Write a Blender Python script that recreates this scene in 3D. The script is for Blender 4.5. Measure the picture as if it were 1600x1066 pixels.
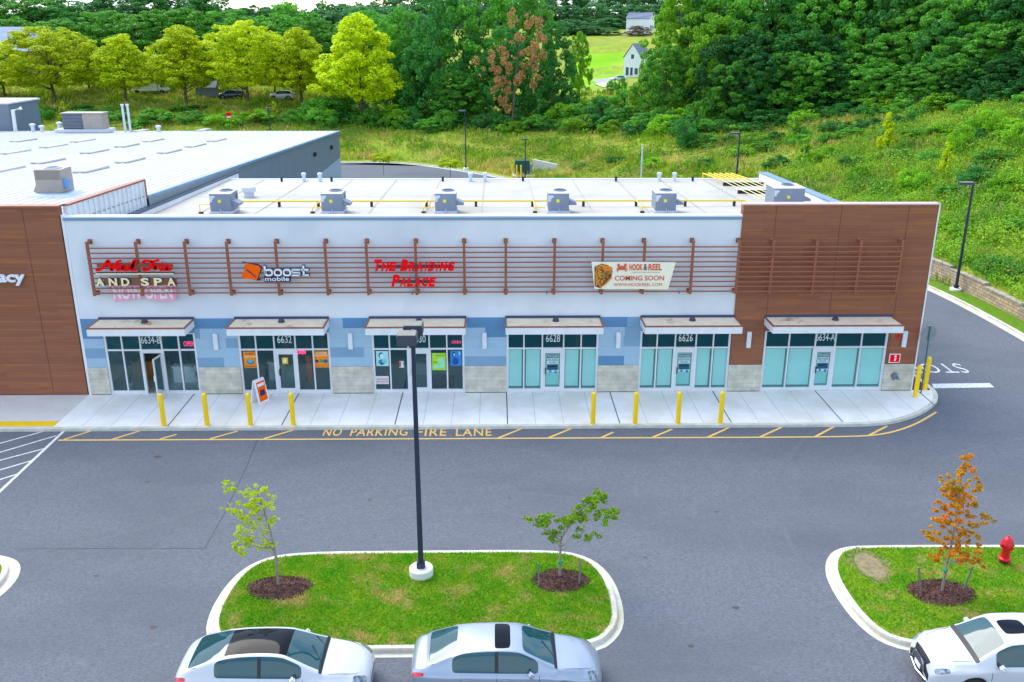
import bpy, bmesh, math, random
import numpy as np
from mathutils import Vector, Matrix
random.seed(7); RNG=np.random.default_rng(7)
scene=bpy.context.scene
for o in list(bpy.data.objects): bpy.data.objects.remove(o)
rad=math.radians
# ---------------- camera ----------------
FPX=1416.3
_p,_y,_r=rad(18.917),rad(1.0717),rad(-0.1063)
FW=np.array([math.sin(_y)*math.cos(_p),math.cos(_y)*math.cos(_p),-math.sin(_p)])
_ri=np.array([math.cos(_y),-math.sin(_y),0.]); _dn=np.cross(FW,_ri)
R2=_ri*math.cos(_r)+_dn*math.sin(_r); D2=-_ri*math.sin(_r)+_dn*math.cos(_r)
CAM=np.array([0.,-39.549,16.1])
cd=bpy.data.cameras.new('camera'); cam=bpy.data.objects.new('camera',cd); scene.collection.objects.link(cam)
cd.sensor_width=36; cd.lens=FPX/1600*36; cd.clip_end=3000; cd.clip_start=.5
M=Matrix(((R2[0],-D2[0],-FW[0],CAM[0]),(R2[1],-D2[1],-FW[1],CAM[1]),(R2[2],-D2[2],-FW[2],CAM[2]),(0,0,0,1)))
cam.matrix_world=M; scene.camera=cam
# ---------------- sky, sun, exposure ----------------
CLOUD=4.4
SUN_EL=rad(50); SUN_V=Vector((-.62,.78,0)).normalized()
world=bpy.data.worlds.new('World'); scene.world=world; world.use_nodes=True
nt=world.node_tree; bg=nt.nodes['Background']; sky=nt.nodes.new('ShaderNodeTexSky'); sky.sky_type='NISHITA'
sky.sun_disc=False; sky.sun_elevation=SUN_EL; sky.sun_rotation=math.atan2(SUN_V.x,SUN_V.y); sky.dust_density=1.0; sky.air_density=1.0

_tc=nt.nodes.new('ShaderNodeTexCoord'); _mp=nt.nodes.new('ShaderNodeMapping'); _mp.inputs['Scale'].default_value=(1,1,2.2); nt.links.new(_tc.outputs['Generated'],_mp.inputs[0])
_nz=nt.nodes.new('ShaderNodeTexNoise'); _nz.inputs['Scale'].default_value=2.6; _nz.inputs['Detail'].default_value=7; _nz.inputs['Roughness'].default_value=.58; nt.links.new(_mp.outputs[0],_nz.inputs[0])
_mr=nt.nodes.new('ShaderNodeMapRange'); _mr.inputs[1].default_value=.45; _mr.inputs[2].default_value=.55; _mr.inputs[4].default_value=.85; nt.links.new(_nz.outputs[0],_mr.inputs[0])
_mx=nt.nodes.new('ShaderNodeMix'); _mx.data_type='RGBA'; _mx.inputs[7].default_value=(CLOUD*.80,CLOUD*.92,CLOUD*1.06,1); nt.links.new(sky.outputs[0],_mx.inputs[6]); nt.links.new(_mr.outputs[0],_mx.inputs[0])
nt.links.new(_mx.outputs[2],bg.inputs[0]); bg.inputs[1].default_value=.15
sl=bpy.data.lights.new('sun','SUN'); sl.energy=1.15; sl.angle=rad(42); sl.color=(1,.95,.86)
so=bpy.data.objects.new('sun',sl); scene.collection.objects.link(so)
sd=Vector((SUN_V.x*math.cos(SUN_EL),SUN_V.y*math.cos(SUN_EL),math.sin(SUN_EL)))
so.rotation_euler=sd.to_track_quat('Z','Y').to_euler(); so.location=(-30,40,60)
scene.view_settings.view_transform='Standard'; scene.view_settings.look='None'
scene.view_settings.exposure=1.44; scene.view_settings.gamma=1
scene.cycles.max_bounces=6; scene.cycles.transparent_max_bounces=10
# ---------------- pixel -> place helpers ----------------
def ray(px,py): return FW+R2*(px-800)/FPX+D2*(py-533)/FPX
def G(px,py,z=0.):
    d=ray(px,py); return CAM+d*(z-CAM[2])/d[2]
def F(px,py,Y=0.):
    d=ray(px,py); return CAM+d*(Y-CAM[1])/d[1]
def sm(t): t=np.clip(t,0,1); return t*t*(3-2*t)
def base_z(Y): return -.13-1.97*sm((np.asarray(Y,float)-10)/52)
# ---------------- materials ----------------
def srgb(c):
    return tuple(((v/255)/12.92 if v/255<=.04045 else ((v/255+.055)/1.055)**2.4) for v in c)
MATS={}
def mat(name,c1,c2=None,scale=3.,rough=.7,metal=0.,bump=0.,stretch=(1,1,1),spec=.5,detail=4,c3=None,scale3=.3,rnd=0.,bscale=None,emit=0,coat=0,contrast=(.35,.65),ramp3=(.45,.6)):
    if name in MATS: return MATS[name]
    m=bpy.data.materials.new(name); m.use_nodes=True; n=m.node_tree.nodes; l=m.node_tree.links
    b=n['Principled BSDF']; b.inputs['Roughness'].default_value=rough; b.inputs['Metallic'].default_value=metal
    b.inputs['Specular IOR Level'].default_value=spec; b.inputs['Coat Weight'].default_value=coat
    tc=n.new('ShaderNodeTexCoord'); mp=n.new('ShaderNodeMapping'); mp.inputs['Scale'].default_value=stretch
    l.new(tc.outputs['Object'],mp.inputs[0])
    if c2 is None: c2=tuple(v*.9 for v in c1)
    def noise(s,d=detail):
        t=n.new('ShaderNodeTexNoise'); t.inputs['Scale'].default_value=s; t.inputs['Detail'].default_value=d; t.inputs['Roughness'].default_value=.6
        l.new(mp.outputs[0],t.inputs[0]); return t
    t=noise(scale); mr=n.new('ShaderNodeMapRange'); mr.inputs[1].default_value=contrast[0]; mr.inputs[2].default_value=contrast[1]; l.new(t.outputs['Fac'],mr.inputs[0])
    mx=n.new('ShaderNodeMix'); mx.data_type='RGBA'; mx.inputs[6].default_value=(*c1,1); mx.inputs[7].default_value=(*c2,1); l.new(mr.outputs[0],mx.inputs[0])
    out=mx.outputs[2]
    if c3:
        t3=noise(scale3); mr3=n.new('ShaderNodeMapRange'); mr3.inputs[1].default_value=ramp3[0]; mr3.inputs[2].default_value=ramp3[1]; l.new(t3.outputs['Fac'],mr3.inputs[0])
        m3=n.new('ShaderNodeMix'); m3.data_type='RGBA'; m3.inputs[7].default_value=(*c3,1); l.new(out,m3.inputs[6]); l.new(mr3.outputs[0],m3.inputs[0]); out=m3.outputs[2]
    if rnd:
        at=n.new('ShaderNodeAttribute'); at.attribute_name='rnd'; oi=n.new('ShaderNodeObjectInfo')
        ad=n.new('ShaderNodeMath'); ad.operation='MULTIPLY_ADD'; l.new(at.outputs['Fac'],ad.inputs[0]); ad.inputs[1].default_value=rnd; 
        m2=n.new('ShaderNodeMath'); m2.operation='MULTIPLY_ADD'; l.new(oi.outputs['Random'],m2.inputs[0]); m2.inputs[1].default_value=.35; m2.inputs[2].default_value=1-rnd*.5-.17
        l.new(m2.outputs[0],ad.inputs[2])
        vm=n.new('ShaderNodeVectorMath'); vm.operation='SCALE'; l.new(out,vm.inputs[0]); l.new(ad.outputs[0],vm.inputs['Scale']); out=vm.outputs[0]
    l.new(out,b.inputs['Base Color'])
    if emit: l.new(out,b.inputs['Emission Color']); b.inputs['Emission Strength'].default_value=emit
    if bump:
        tb=noise(bscale or scale*4,6); bp=n.new('ShaderNodeBump'); bp.inputs['Strength'].default_value=bump; bp.inputs['Distance'].default_value=.02
        l.new(tb.outputs['Fac'],bp.inputs['Height']); l.new(bp.outputs[0],b.inputs['Normal'])
    MATS[name]=m; return m
def leafmat(name,c1,c2,scale=.5,rnd=.5,trans=.35,c3=None):
    m=mat(name,c1,c2,scale=scale,rough=.6,rnd=rnd,spec=.25,c3=c3,scale3=.25)
    n=m.node_tree.nodes; l=m.node_tree.links; b=n['Principled BSDF']
    col=b.inputs['Base Color'].links[0].from_socket
    tr=n.new('ShaderNodeBsdfTranslucent'); l.new(col,tr.inputs[0]); mxs=n.new('ShaderNodeMixShader'); mxs.inputs[0].default_value=trans
    l.new(b.outputs[0],mxs.inputs[1]); l.new(tr.outputs[0],mxs.inputs[2]); l.new(mxs.outputs[0],n['Material Output'].inputs[0]); return m
def glassmat(name,tint,refl=.06,ior=1.5,dcol=None,dfac=.0):
    if name in MATS: return MATS[name]
    m=bpy.data.materials.new(name); m.use_nodes=True; n=m.node_tree.nodes; l=m.node_tree.links
    n.remove(n['Principled BSDF']); tr=n.new('ShaderNodeBsdfTransparent'); tr.inputs[0].default_value=(*tint,1)
    gl=n.new('ShaderNodeBsdfGlossy'); gl.inputs['Roughness'].default_value=.01; fr=n.new('ShaderNodeFresnel'); fr.inputs[0].default_value=ior
    nz=n.new('ShaderNodeTexNoise'); nz.inputs['Scale'].default_value=1.2; tcn=n.new('ShaderNodeTexCoord'); l.new(tcn.outputs['Object'],nz.inputs[0])
    bp=n.new('ShaderNodeBump'); bp.inputs['Strength'].default_value=.05; bp.inputs['Distance'].default_value=.05; l.new(nz.outputs[0],bp.inputs['Height']); l.new(bp.outputs[0],gl.inputs['Normal'])
    ad=n.new('ShaderNodeMath'); ad.inputs[1].default_value=refl; l.new(fr.outputs[0],ad.inputs[0])
    mx=n.new('ShaderNodeMixShader'); l.new(ad.outputs[0],mx.inputs[0]); l.new(tr.outputs[0],mx.inputs[1]); l.new(gl.outputs[0],mx.inputs[2])
    o_=mx.outputs[0]
    if dcol:
        df=n.new('ShaderNodeBsdfDiffuse'); df.inputs[0].default_value=(*dcol,1); m2=n.new('ShaderNodeMixShader'); m2.inputs[0].default_value=dfac; l.new(o_,m2.inputs[1]); l.new(df.outputs[0],m2.inputs[2]); o_=m2.outputs[0]
    l.new(o_,n['Material Output'].inputs[0]); MATS[name]=m; return m
def brickmat(name,c1,c2,mortar,bw,bh,axis='xz',rough=.85,bump=.4,ms=.02,scale=1.):
    if name in MATS: return MATS[name]
    m=bpy.data.materials.new(name); m.use_nodes=True; n=m.node_tree.nodes; l=m.node_tree.links; b=n['Principled BSDF']; b.inputs['Roughness'].default_value=rough
    tc=n.new('ShaderNodeTexCoord'); sp=n.new('ShaderNodeSeparateXYZ'); cb=n.new('ShaderNodeCombineXYZ'); l.new(tc.outputs['Object'],sp.inputs[0])
    l.new(sp.outputs[0 if axis[0]=='x' else 1],cb.inputs[0]); l.new(sp.outputs[2 if axis[1]=='z' else 1],cb.inputs[1])
    br=n.new('ShaderNodeTexBrick'); br.inputs['Scale'].default_value=1; br.inputs['Brick Width'].default_value=bw; br.inputs['Row Height'].default_value=bh
    br.inputs['Mortar Size'].default_value=ms; br.inputs['Color1'].default_value=(*c1,1); br.inputs['Color2'].default_value=(*c2,1); br.inputs['Mortar'].default_value=(*mortar,1)
    l.new(cb.outputs[0],br.inputs[0]); nz=n.new('ShaderNodeTexNoise'); nz.inputs['Scale'].default_value=2.5; nz.inputs['Detail'].default_value=6; l.new(tc.outputs['Object'],nz.inputs[0])
    mr=n.new('ShaderNodeMapRange'); mr.inputs[1].default_value=.3; mr.inputs[2].default_value=.7; mr.inputs[3].default_value=.8; mr.inputs[4].default_value=1.15; l.new(nz.outputs[0],mr.inputs[0])
    vm=n.new('ShaderNodeVectorMath'); vm.operation='SCALE'; l.new(br.outputs[0],vm.inputs[0]); l.new(mr.outputs[0],vm.inputs['Scale']); l.new(vm.outputs[0],b.inputs['Base Color'])
    bp=n.new('ShaderNodeBump'); bp.inputs['Strength'].default_value=bump; bp.inputs['Distance'].default_value=.01; l.new(vm.outputs[0],bp.inputs['Height']); l.new(bp.outputs[0],b.inputs['Normal'])
    MATS[name]=m; return m
def woodmat():
    n_='wood_panel'
    m=bpy.data.materials.new(n_); m.use_nodes=True; n=m.node_tree.nodes; l=m.node_tree.links; b=n['Principled BSDF']; b.inputs['Roughness'].default_value=.6; b.inputs['Specular IOR Level'].default_value=.15
    tc=n.new('ShaderNodeTexCoord'); sp=n.new('ShaderNodeSeparateXYZ'); l.new(tc.outputs['Object'],sp.inputs[0])
    cb=n.new('ShaderNodeCombineXYZ'); l.new(sp.outputs[0],cb.inputs[0]); l.new(sp.outputs[2],cb.inputs[1])
    br=n.new('ShaderNodeTexBrick'); br.inputs['Scale'].default_value=1; br.inputs['Brick Width'].default_value=2.9; br.inputs['Row Height'].default_value=.13; br.offset=.37
    br.inputs['Mortar Size'].default_value=.004; br.inputs['Color1'].default_value=(*srgb((136,88,68)),1); br.inputs['Color2'].default_value=(*srgb((150,98,74)),1); br.inputs['Mortar'].default_value=(*srgb((130,80,60)),1)
    l.new(cb.outputs[0],br.inputs[0])
    mp=n.new('ShaderNodeMapping'); mp.inputs['Scale'].default_value=(.4,1,7); l.new(tc.outputs['Object'],mp.inputs[0])
    nz=n.new('ShaderNodeTexNoise'); nz.inputs['Scale'].default_value=1.0; nz.inputs['Detail'].default_value=5; l.new(mp.outputs[0],nz.inputs[0])
    mr=n.new('ShaderNodeMapRange'); mr.inputs[1].default_value=.56; mr.inputs[2].default_value=.86; l.new(nz.outputs[0],mr.inputs[0])
    mx=n.new('ShaderNodeMix'); mx.data_type='RGBA'; mx.inputs[7].default_value=(*srgb((186,112,56)),1); l.new(br.outputs[0],mx.inputs[6]); l.new(mr.outputs[0],mx.inputs[0])
    l.new(mx.outputs[2],b.inputs['Base Color']); MATS[n_]=m; return m
# ---------------- mesh builder ----------------
def off(o):
    v=Vector((0,0,0))
    while o is not None: v+=o.location; o=o.parent
    return v
class MB:
    def __init__(s): s.v=[]; s.f=[]; s.m=[]; s.cm=0
    def quad(s,*p):
        i=len(s.v); s.v+=[tuple(map(float,q)) for q in p]; s.f.append(tuple(range(i,i+len(p)))); s.m.append(s.cm); return s
    def box(s,x0,x1,y0,y1,z0,z1):
        c=[(x0,y0,z0),(x1,y0,z0),(x1,y1,z0),(x0,y1,z0),(x0,y0,z1),(x1,y0,z1),(x1,y1,z1),(x0,y1,z1)]
        return s.hexa(c)
    def hexa(s,c):
        i=len(s.v); s.v+=[tuple(map(float,q)) for q in c]
        for q in ((0,3,2,1),(4,5,6,7),(0,1,5,4),(1,2,6,5),(2,3,7,6),(3,0,4,7)): s.f.append(tuple(i+k for k in q)); s.m.append(s.cm)
        return s
    def rbox(s,c,size,rz=0,rx=0,ry=0):
        Rm=Matrix.Rotation(rz,3,'Z')@Matrix.Rotation(ry,3,'Y')@Matrix.Rotation(rx,3,'X'); hx,hy,hz=[k/2 for k in size]
        return s.hexa([tuple(Rm@Vector(q)+Vector(c)) for q in [(-hx,-hy,-hz),(hx,-hy,-hz),(hx,hy,-hz),(-hx,hy,-hz),(-hx,-hy,hz),(hx,-hy,hz),(hx,hy,hz),(-hx,hy,hz)]])
    def prism(s,pts,z0,z1,bottom=False,zf=None):
        n=len(pts); i=len(s.v)
        for (x,y) in pts: s.v.append((x,y,z0))
        for (x,y) in pts: s.v.append((x,y,z1))
        s.f.append(tuple(i+n+k for k in range(n))); s.m.append(s.cm)
        if bottom: s.f.append(tuple(i+k for k in range(n))[::-1]); s.m.append(s.cm)
        for k in range(n): s.f.append((i+k,i+(k+1)%n,i+n+(k+1)%n,i+n+k)); s.m.append(s.cm)
        return s
    def prismY(s,pts,y0,y1):
        n=len(pts); i=len(s.v)
        for (x,z) in pts: s.v.append((x,y0,z))
        for (x,z) in pts: s.v.append((x,y1,z))
        s.f.append(tuple(i+k for k in range(n))); s.f.append(tuple(i+n+k for k in range(n))[::-1]); s.m+=[s.cm]*2
        for k in range(n): s.f.append((i+k,i+n+k,i+n+(k+1)%n,i+(k+1)%n)); s.m.append(s.cm)
        return s
    def tube(s,pts,rs,n=8,cap=True):
        pts=[Vector(p) for p in pts]; 
        if not hasattr(rs,'__len__'): rs=[rs]*len(pts)
        i0=len(s.v)
        for k,p in enumerate(pts):
            t=(pts[min(k+1,len(pts)-1)]-pts[max(k-1,0)]).normalized(); a=Vector((0,0,1)) if abs(t.z)<.9 else Vector((1,0,0))
            u=t.cross(a).normalized(); w=t.cross(u)
            for j in range(n):
                an=2*math.pi*j/n+math.pi/n; s.v.append(tuple(p+(u*math.cos(an)+w*math.sin(an))*rs[k]))
        for k in range(len(pts)-1):
            for j in range(n):
                a=i0+k*n+j; b=i0+k*n+(j+1)%n; s.f.append((a,b,b+n,a+n)); s.m.append(s.cm)
        if cap:
            s.f.append(tuple(i0+j for j in range(n))[::-1]); s.f.append(tuple(i0+(len(pts)-1)*n+j for j in range(n))); s.m+=[s.cm]*2
        return s
    def lathe(s,prof,c=(0,0,0),n=20,sx=1,sy=1):
        i0=len(s.v)
        for (r,z) in prof:
            for j in range(n):
                a=2*math.pi*j/n; s.v.append((c[0]+r*sx*math.cos(a),c[1]+r*sy*math.sin(a),c[2]+z))
        for k in range(len(prof)-1):
            for j in range(n):
                a=i0+k*n+j; b=i0+k*n+(j+1)%n; s.f.append((a,b,b+n,a+n)); s.m.append(s.cm)
        s.f.append(tuple(i0+j for j in range(n))[::-1]); s.f.append(tuple(i0+(len(prof)-1)*n+j for j in range(n))); s.m+=[s.cm]*2
        return s
    def build(s,name,mats,parent=None,bevel=0,smooth=False,local=False):
        me=bpy.data.meshes.new(name); o_=Vector((0,0,0)) if local else off(parent)
        V=[(a-o_.x,b-o_.y,c-o_.z) for a,b,c in s.v]
        me.from_pydata(V,[],s.f)
        if not isinstance(mats,(list,tuple)): mats=[mats]
        for m in mats: me.materials.append(m)
        me.polygons.foreach_set('material_index',s.m)
        if bevel or True:
            bm=bmesh.new(); bm.from_mesh(me)
            if bevel:
                bmesh.ops.remove_doubles(bm,verts=bm.verts,dist=1e-5)
                es=[e for e in bm.edges if len(e.link_faces)==2 and e.calc_face_angle(0)>.5]
                bmesh.ops.bevel(bm,geom=es,offset=bevel,segments=2,affect='EDGES',clamp_overlap=True)
            bmesh.ops.recalc_face_normals(bm,faces=bm.faces) if bevel or smooth else None
            bm.to_mesh(me); bm.free()
        if smooth:
            for p in me.polygons: p.use_smooth=True
            me.set_sharp_from_angle(angle=rad(40))
        o=bpy.data.objects.new(name,me); scene.collection.objects.link(o); o.parent=parent
        return o
def tag(o,label=None,cat=None,group=None,kind=None):
    if label: o['label']=label
    if cat: o['category']=cat
    if group: o['group']=group
    if kind: o['kind']=kind
    return o
def thing(name,label,cat,loc=(0,0,0),rz=0,group=None):
    o=bpy.data.objects.new(name,None); scene.collection.objects.link(o); o.location=Vector([float(k) for k in loc]); o.rotation_euler=(0,0,rz); o.empty_display_size=.3
    return tag(o,label,cat,group)
def copy_tree(o,parent=None):
    c=o.copy(); scene.collection.objects.link(c); c.parent=parent
    for ch in list(o.children): copy_tree(ch,c)
    return c
def np_mesh(name,V,Fq,mats,parent=None,rnd=None,smooth=False,k=4,mi=None):
    me=bpy.data.meshes.new(name); V=np.asarray(V,np.float32); Fq=np.asarray(Fq,np.int32)
    me.vertices.add(len(V)); me.vertices.foreach_set('co',V.ravel())
    me.loops.add(Fq.size); me.loops.foreach_set('vertex_index',Fq.ravel())
    me.polygons.add(len(Fq)); me.polygons.foreach_set('loop_start',np.arange(0,Fq.size,k,dtype=np.int32)); me.polygons.foreach_set('loop_total',np.full(len(Fq),k,np.int32))
    for m in (mats if isinstance(mats,(list,tuple)) else [mats]): me.materials.append(m)
    if mi is not None: me.polygons.foreach_set('material_index',np.asarray(mi,np.int32))
    me.update(calc_edges=True)
    if smooth: me.polygons.foreach_set('use_smooth',np.ones(len(Fq),bool))
    if rnd is not None:
        a=me.attributes.new('rnd','FLOAT','FACE'); a.data.foreach_set('value',np.asarray(rnd,np.float32))
    o=bpy.data.objects.new(name,me); scene.collection.objects.link(o); o.parent=parent; return o
_txt={}
def text_data(s,shear=0,bold=0,depth=.03,spacing=1.0,res=3):
    key=(s,shear,bold,depth,spacing)
    if key in _txt: return _txt[key]
    cu=bpy.data.curves.new('lettering','FONT'); cu.body=s; cu.size=1; cu.shear=shear; cu.offset=bold; cu.resolution_u=res; cu.space_character=spacing; cu.align_x='CENTER'; cu.space_line=.85
    o=bpy.data.objects.new('lettering',cu); scene.collection.objects.link(o); dg=bpy.context.evaluated_depsgraph_get(); me=bpy.data.meshes.new_from_object(o.evaluated_get(dg))
    V=np.array([v.co[:] for v in me.vertices]); Fc=[tuple(p.vertices) for p in me.polygons]
    bpy.data.objects.remove(o); bpy.data.curves.remove(cu); bpy.data.meshes.remove(me)
    mn=V.min(0); mx=V.max(0); V=V[:,:2]; V=(V-mn[:2])/(mx[:2]-mn[:2]); _txt[key]=(V,Fc); return V,Fc
def text_on(mb,s,org,ux,uy,nrm,depth=.03,**kw):
    """lettering filling the parallelogram org + a*ux + b*uy, extruded along nrm"""
    V,Fc=text_data(s,**kw); org,ux,uy,nrm=[np.array(q,float) for q in (org,ux,uy,nrm)]
    i=len(mb.v); n=len(V); P=org+V[:,:1]*ux+V[:,1:]*uy
    mb.v+=[tuple(p+nrm*depth) for p in P]
    for f in Fc: mb.f.append(tuple(i+k for k in f)); mb.m.append(mb.cm)
    if depth>.006:
        j=len(mb.v); mb.v+=[tuple(p) for p in P]
        cnt={}
        for f in Fc:
            for a,b in zip(f,f[1:]+f[:1]):
                cnt[(a,b)]=1
        for (a,b) in list(cnt):
            if (b,a) not in cnt: mb.f.append((i+b,i+a,j+a,j+b)); mb.m.append(mb.cm)
    return mb
def wall_text(mb,s,x0,x1,z0,z1,y,depth=.03,**kw): return text_on(mb,s,(x0,y,z0),(x1-x0,0,0),(0,0,z1-z0),(0,-1,0),depth,**kw)
def chaikin(P,n=2,closed=True):
    P=[np.array(p,float) for p in P]
    for _ in range(n):
        Q=[]; m=len(P)
        for i in range(m if closed else m-1):
            a,b=P[i],P[(i+1)%m]; Q+= [a*.75+b*.25,a*.25+b*.75]
        if not closed: Q=[P[0]]+Q+[P[-1]]
        P=Q
    return P
def offset_poly(P,d):
    """inward offset of a closed CCW polygon"""
    P=np.array(P); n=len(P); out=[]
    A=.5*sum(P[i][0]*P[(i+1)%n][1]-P[(i+1)%n][0]*P[i][1] for i in range(n)); sg=1 if A>0 else -1
    for i in range(n):
        t=P[(i+1)%n]-P[i-1]; t=t/np.hypot(*t); out.append(P[i]+sg*d*np.array([-t[1],t[0]]))
    return out
# ---------------- common materials ----------------
ASPH=mat('asphalt',srgb((114,118,127)),srgb((88,92,101)),scale=26,rough=.9,bump=.3,bscale=70,c3=srgb((86,90,99)),scale3=.2,spec=.25,ramp3=(.44,.80),stretch=(.5,1,1),detail=9)
CONC=mat('concrete',srgb((246,243,238)),srgb((238,235,230)),scale=1.5,rough=.8,bump=.15,bscale=30,c3=srgb((230,225,216)),scale3=.4)
CONC2=mat('weathered_concrete',srgb((214,208,200)),srgb((222,217,210)),scale=1.2,rough=.85,bump=.15,bscale=30)
KERB=mat('kerb_concrete',srgb((214,212,200)),srgb((196,193,180)),scale=2.5,rough=.85,bump=.2,bscale=30,c3=srgb((190,180,150)),scale3=.5,ramp3=(.55,.7))
YEL=mat('yellow_paint',srgb((255,212,0)),srgb((250,204,0)),scale=6,rough=.45)
YLINE=mat('road_yellow',srgb((244,196,92)),srgb((222,184,110)),scale=7,rough=.7)
WLINE=mat('road_white',srgb((225,226,228)),srgb((185,188,195)),scale=7,rough=.7)
LAWN=mat('lawn',srgb((84,134,20)),srgb((120,148,34)),scale=1.3,rough=.95,c3=srgb((150,146,80)),scale3=.9,ramp3=(.57,.68),spec=.1,bump=.4,bscale=40)
MULCH=mat('mulch',srgb((116,84,78)),srgb((78,54,50)),scale=22,rough=.95,bump=1,bscale=35,spec=.1)
HILLM=mat('hillside',srgb((120,150,40)),srgb((158,164,62)),scale=.35,rough=.95,c3=srgb((140,142,66)),scale3=.07,ramp3=(.48,.62),spec=.1,bump=.6,bscale=4)
# ---------------- kerb line of the back road ----------------
def gp(px,py,z): q=G(px,py,z); return (q[0],q[1])
KL=[(31.5,-70),(30.2,-20),(29.6,0),gp(1600,527,-.1),gp(1450,450,-.35),(28.0,27),(25.8,38),(20.5,50),(12,64),gp(800,281,-2.1),gp(740,270,-2.1),gp(660,258,-2.1),gp(600,253.5,-2.1),gp(532,255,-2.1),(-40,92.5),(-260,92.5)]
KL=np.array(chaikin(KL,2,False))
seg=np.hypot(*np.diff(KL,axis=0).T); cs=np.concatenate([[0],np.cumsum(seg)])
def kpt(s): return np.array([np.interp(s,cs,KL[:,0]),np.interp(s,cs,KL[:,1])]).T
def knorm(s):
    a=kpt(np.asarray(s)-2.5); b=kpt(np.asarray(s)+2.5); t=b-a; t/=np.hypot(t[:,0],t[:,1])[:,None]; return np.stack([t[:,1],-t[:,0]],1)
_S=np.arange(0,cs[-1],1.0); _K=kpt(_S); _N=knorm(_S)
def kdist(XY):
    XY=np.atleast_2d(XY); out=np.empty(len(XY))
    for i in range(0,len(XY),4000):
        d=XY[i:i+4000,None,:]-_K[None]; r=(d**2).sum(2); j=r.argmin(1); k=np.arange(len(j))
        sg=np.sign((d[k,j]*_N[j]).sum(1)); out[i:i+4000]=np.sqrt(r[k,j])*sg
    return out
CP=[]
def cp(px,py,z): q=G(px,py,z); CP.append((q[0],q[1],z))
for s in range(0,int(cs[-1]),14):
    k=kpt(s); n=knorm(np.array([s]))[0]; q=k+n*1.0
    if k[1]>28 or k[1]<0: CP.append((q[0],q[1],float(base_z(k[1]))+.1))
for q in [(30.9,21.7,1.5),(31.0,15,1.2),(31.0,10,.95),(31.6,4,.55),(30.6,27,1.2)]: CP.append(q)
for q in [(540,192,0.4),(640,197,.4),(800,199,.9),(900,196,1.5),(1000,200,2.3),(1100,205,3.0),(1200,192,4.3),(1300,180,5.6),(1400,174,6.8),(1500,165,8.0),(1590,155,9.2),
          (500,176,2.0),(380,172,2.5),(200,172,2.6),(60,172,2.6),(360,190,.9),(160,190,.9),(930,131,2.2),(930,127,2.6),(985,125,2.8),(940,98,6.2),(935,75,10.5),(1015,56,14.3),(640,140,3.4),(362,164,3.0),(440,161,3.2)]: cp(*q)
CP+=[(-120,260,10),(-40,330,13),(60,460,18),(150,420,20),(-250,150,4),(-250,350,12),(90,120,14),(120,220,17),(75,20,10.5),(120,60,13),(90,-60,6),(300,100,22),(300,450,24),(-250,560,20),(0,560,22),(-150,120,1.5)]
CP=np.array(CP)
def _tu(r2): return np.where(r2>0,r2*np.log(np.maximum(r2,1e-9)),0)
def tps_fit(P,lam=20.):
    n=len(P); A=_tu(((P[:,None,:2]-P[None,:,:2])**2).sum(2))+lam*np.eye(n)*10; B=np.c_[np.ones(n),P[:,:2]]
    K=np.block([[A,B],[B.T,np.zeros((3,3))]]); return np.linalg.solve(K,np.r_[P[:,2],0,0,0])
_w=tps_fit(CP)
def H(X,Y):
    """ground height of the land outside the kerb, road surface inside it"""
    XY=np.stack([np.ravel(np.asarray(X,float)),np.ravel(np.asarray(Y,float))],1)
    z=np.empty(len(XY))
    for i in range(0,len(XY),20000):
        q=XY[i:i+20000]; z[i:i+20000]=_tu(((q[:,None]-CP[None,:,:2])**2).sum(2))@_w[:-3]+_w[-3]+q@_w[-2:]
    d=kdist(XY); b=base_z(XY[:,1]); wall=(XY[:,1]<29)&(XY[:,1]>3)
    t=np.where(wall,np.clip((d-1.55)/.3,0,1),sm((d-1)/6))
    return np.where(d<0,b,(b+.14)*(1-t)+np.maximum(z,b-.3)*t)
def h1(x,y): return float(H([x],[y])[0])
def at(px,Y,zoff=0):
    """place on the land at picture column px and world depth Y"""
    z=0.
    for _ in range(6):
        lo,hi=0.,1066.
        # column px at given (Y,z): solve x
        x=0.
        a=FW[0]+R2[0]*(px-800)/FPX; 
        # ray with unknown py so that z matches
        f=lambda py: F(px,py,Y)
        for __ in range(30):
            mid=(lo+hi)/2
            if f(mid)[2]>z: lo=mid
            else: hi=mid
        x=f(lo)[0]; z=h1(x,Y)
    return np.array([x,Y,z])
def ztop(px,py,Y): return float(F(px,py,Y)[2])
# ---------------- hillside ----------------
ss=np.concatenate([np.arange(0,40,4),np.arange(40,260,1.2),np.arange(260,cs[-1]-1,5)])
dd=np.concatenate([[0,.5,1,1.5,1.85,2.3,3],np.arange(4,50,1.1),np.arange(50,110,3),np.arange(110,260,8),np.arange(260,620,30)])
K_=kpt(ss); N_=knorm(ss)
# smooth the normals further out so that rows fan evenly
Ns=np.stack([np.convolve(np.pad(N_[:,i],15,'edge'),np.ones(31)/31,'valid') for i in (0,1)],1); Ns/=np.hypot(Ns[:,0],Ns[:,1])[:,None]
P=np.empty((len(ss),len(dd),2))
for j,d in enumerate(dd):
    w=min(1,max(0,(d-2)/10)); n=N_*(1-w)+Ns*w; P[:,j]=K_+n*d
Z=H(P[...,0],P[...,1]).reshape(P.shape[:2])
rough=RNG.normal(0,.12,Z.shape)*sm((dd-4)/6)[None]
Z=Z+rough
V=np.concatenate([P,Z[...,None]],2).reshape(-1,3); a=np.arange(len(ss)-1)[:,None]*len(dd)+np.arange(len(dd)-1)[None]
Fq=np.stack([a,a+1,a+len(dd)+1,a+len(dd)],2).reshape(-1,4)[:,::-1]
tag(np_mesh('hillside',V,Fq,HILLM,smooth=True),kind='structure')
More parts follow.
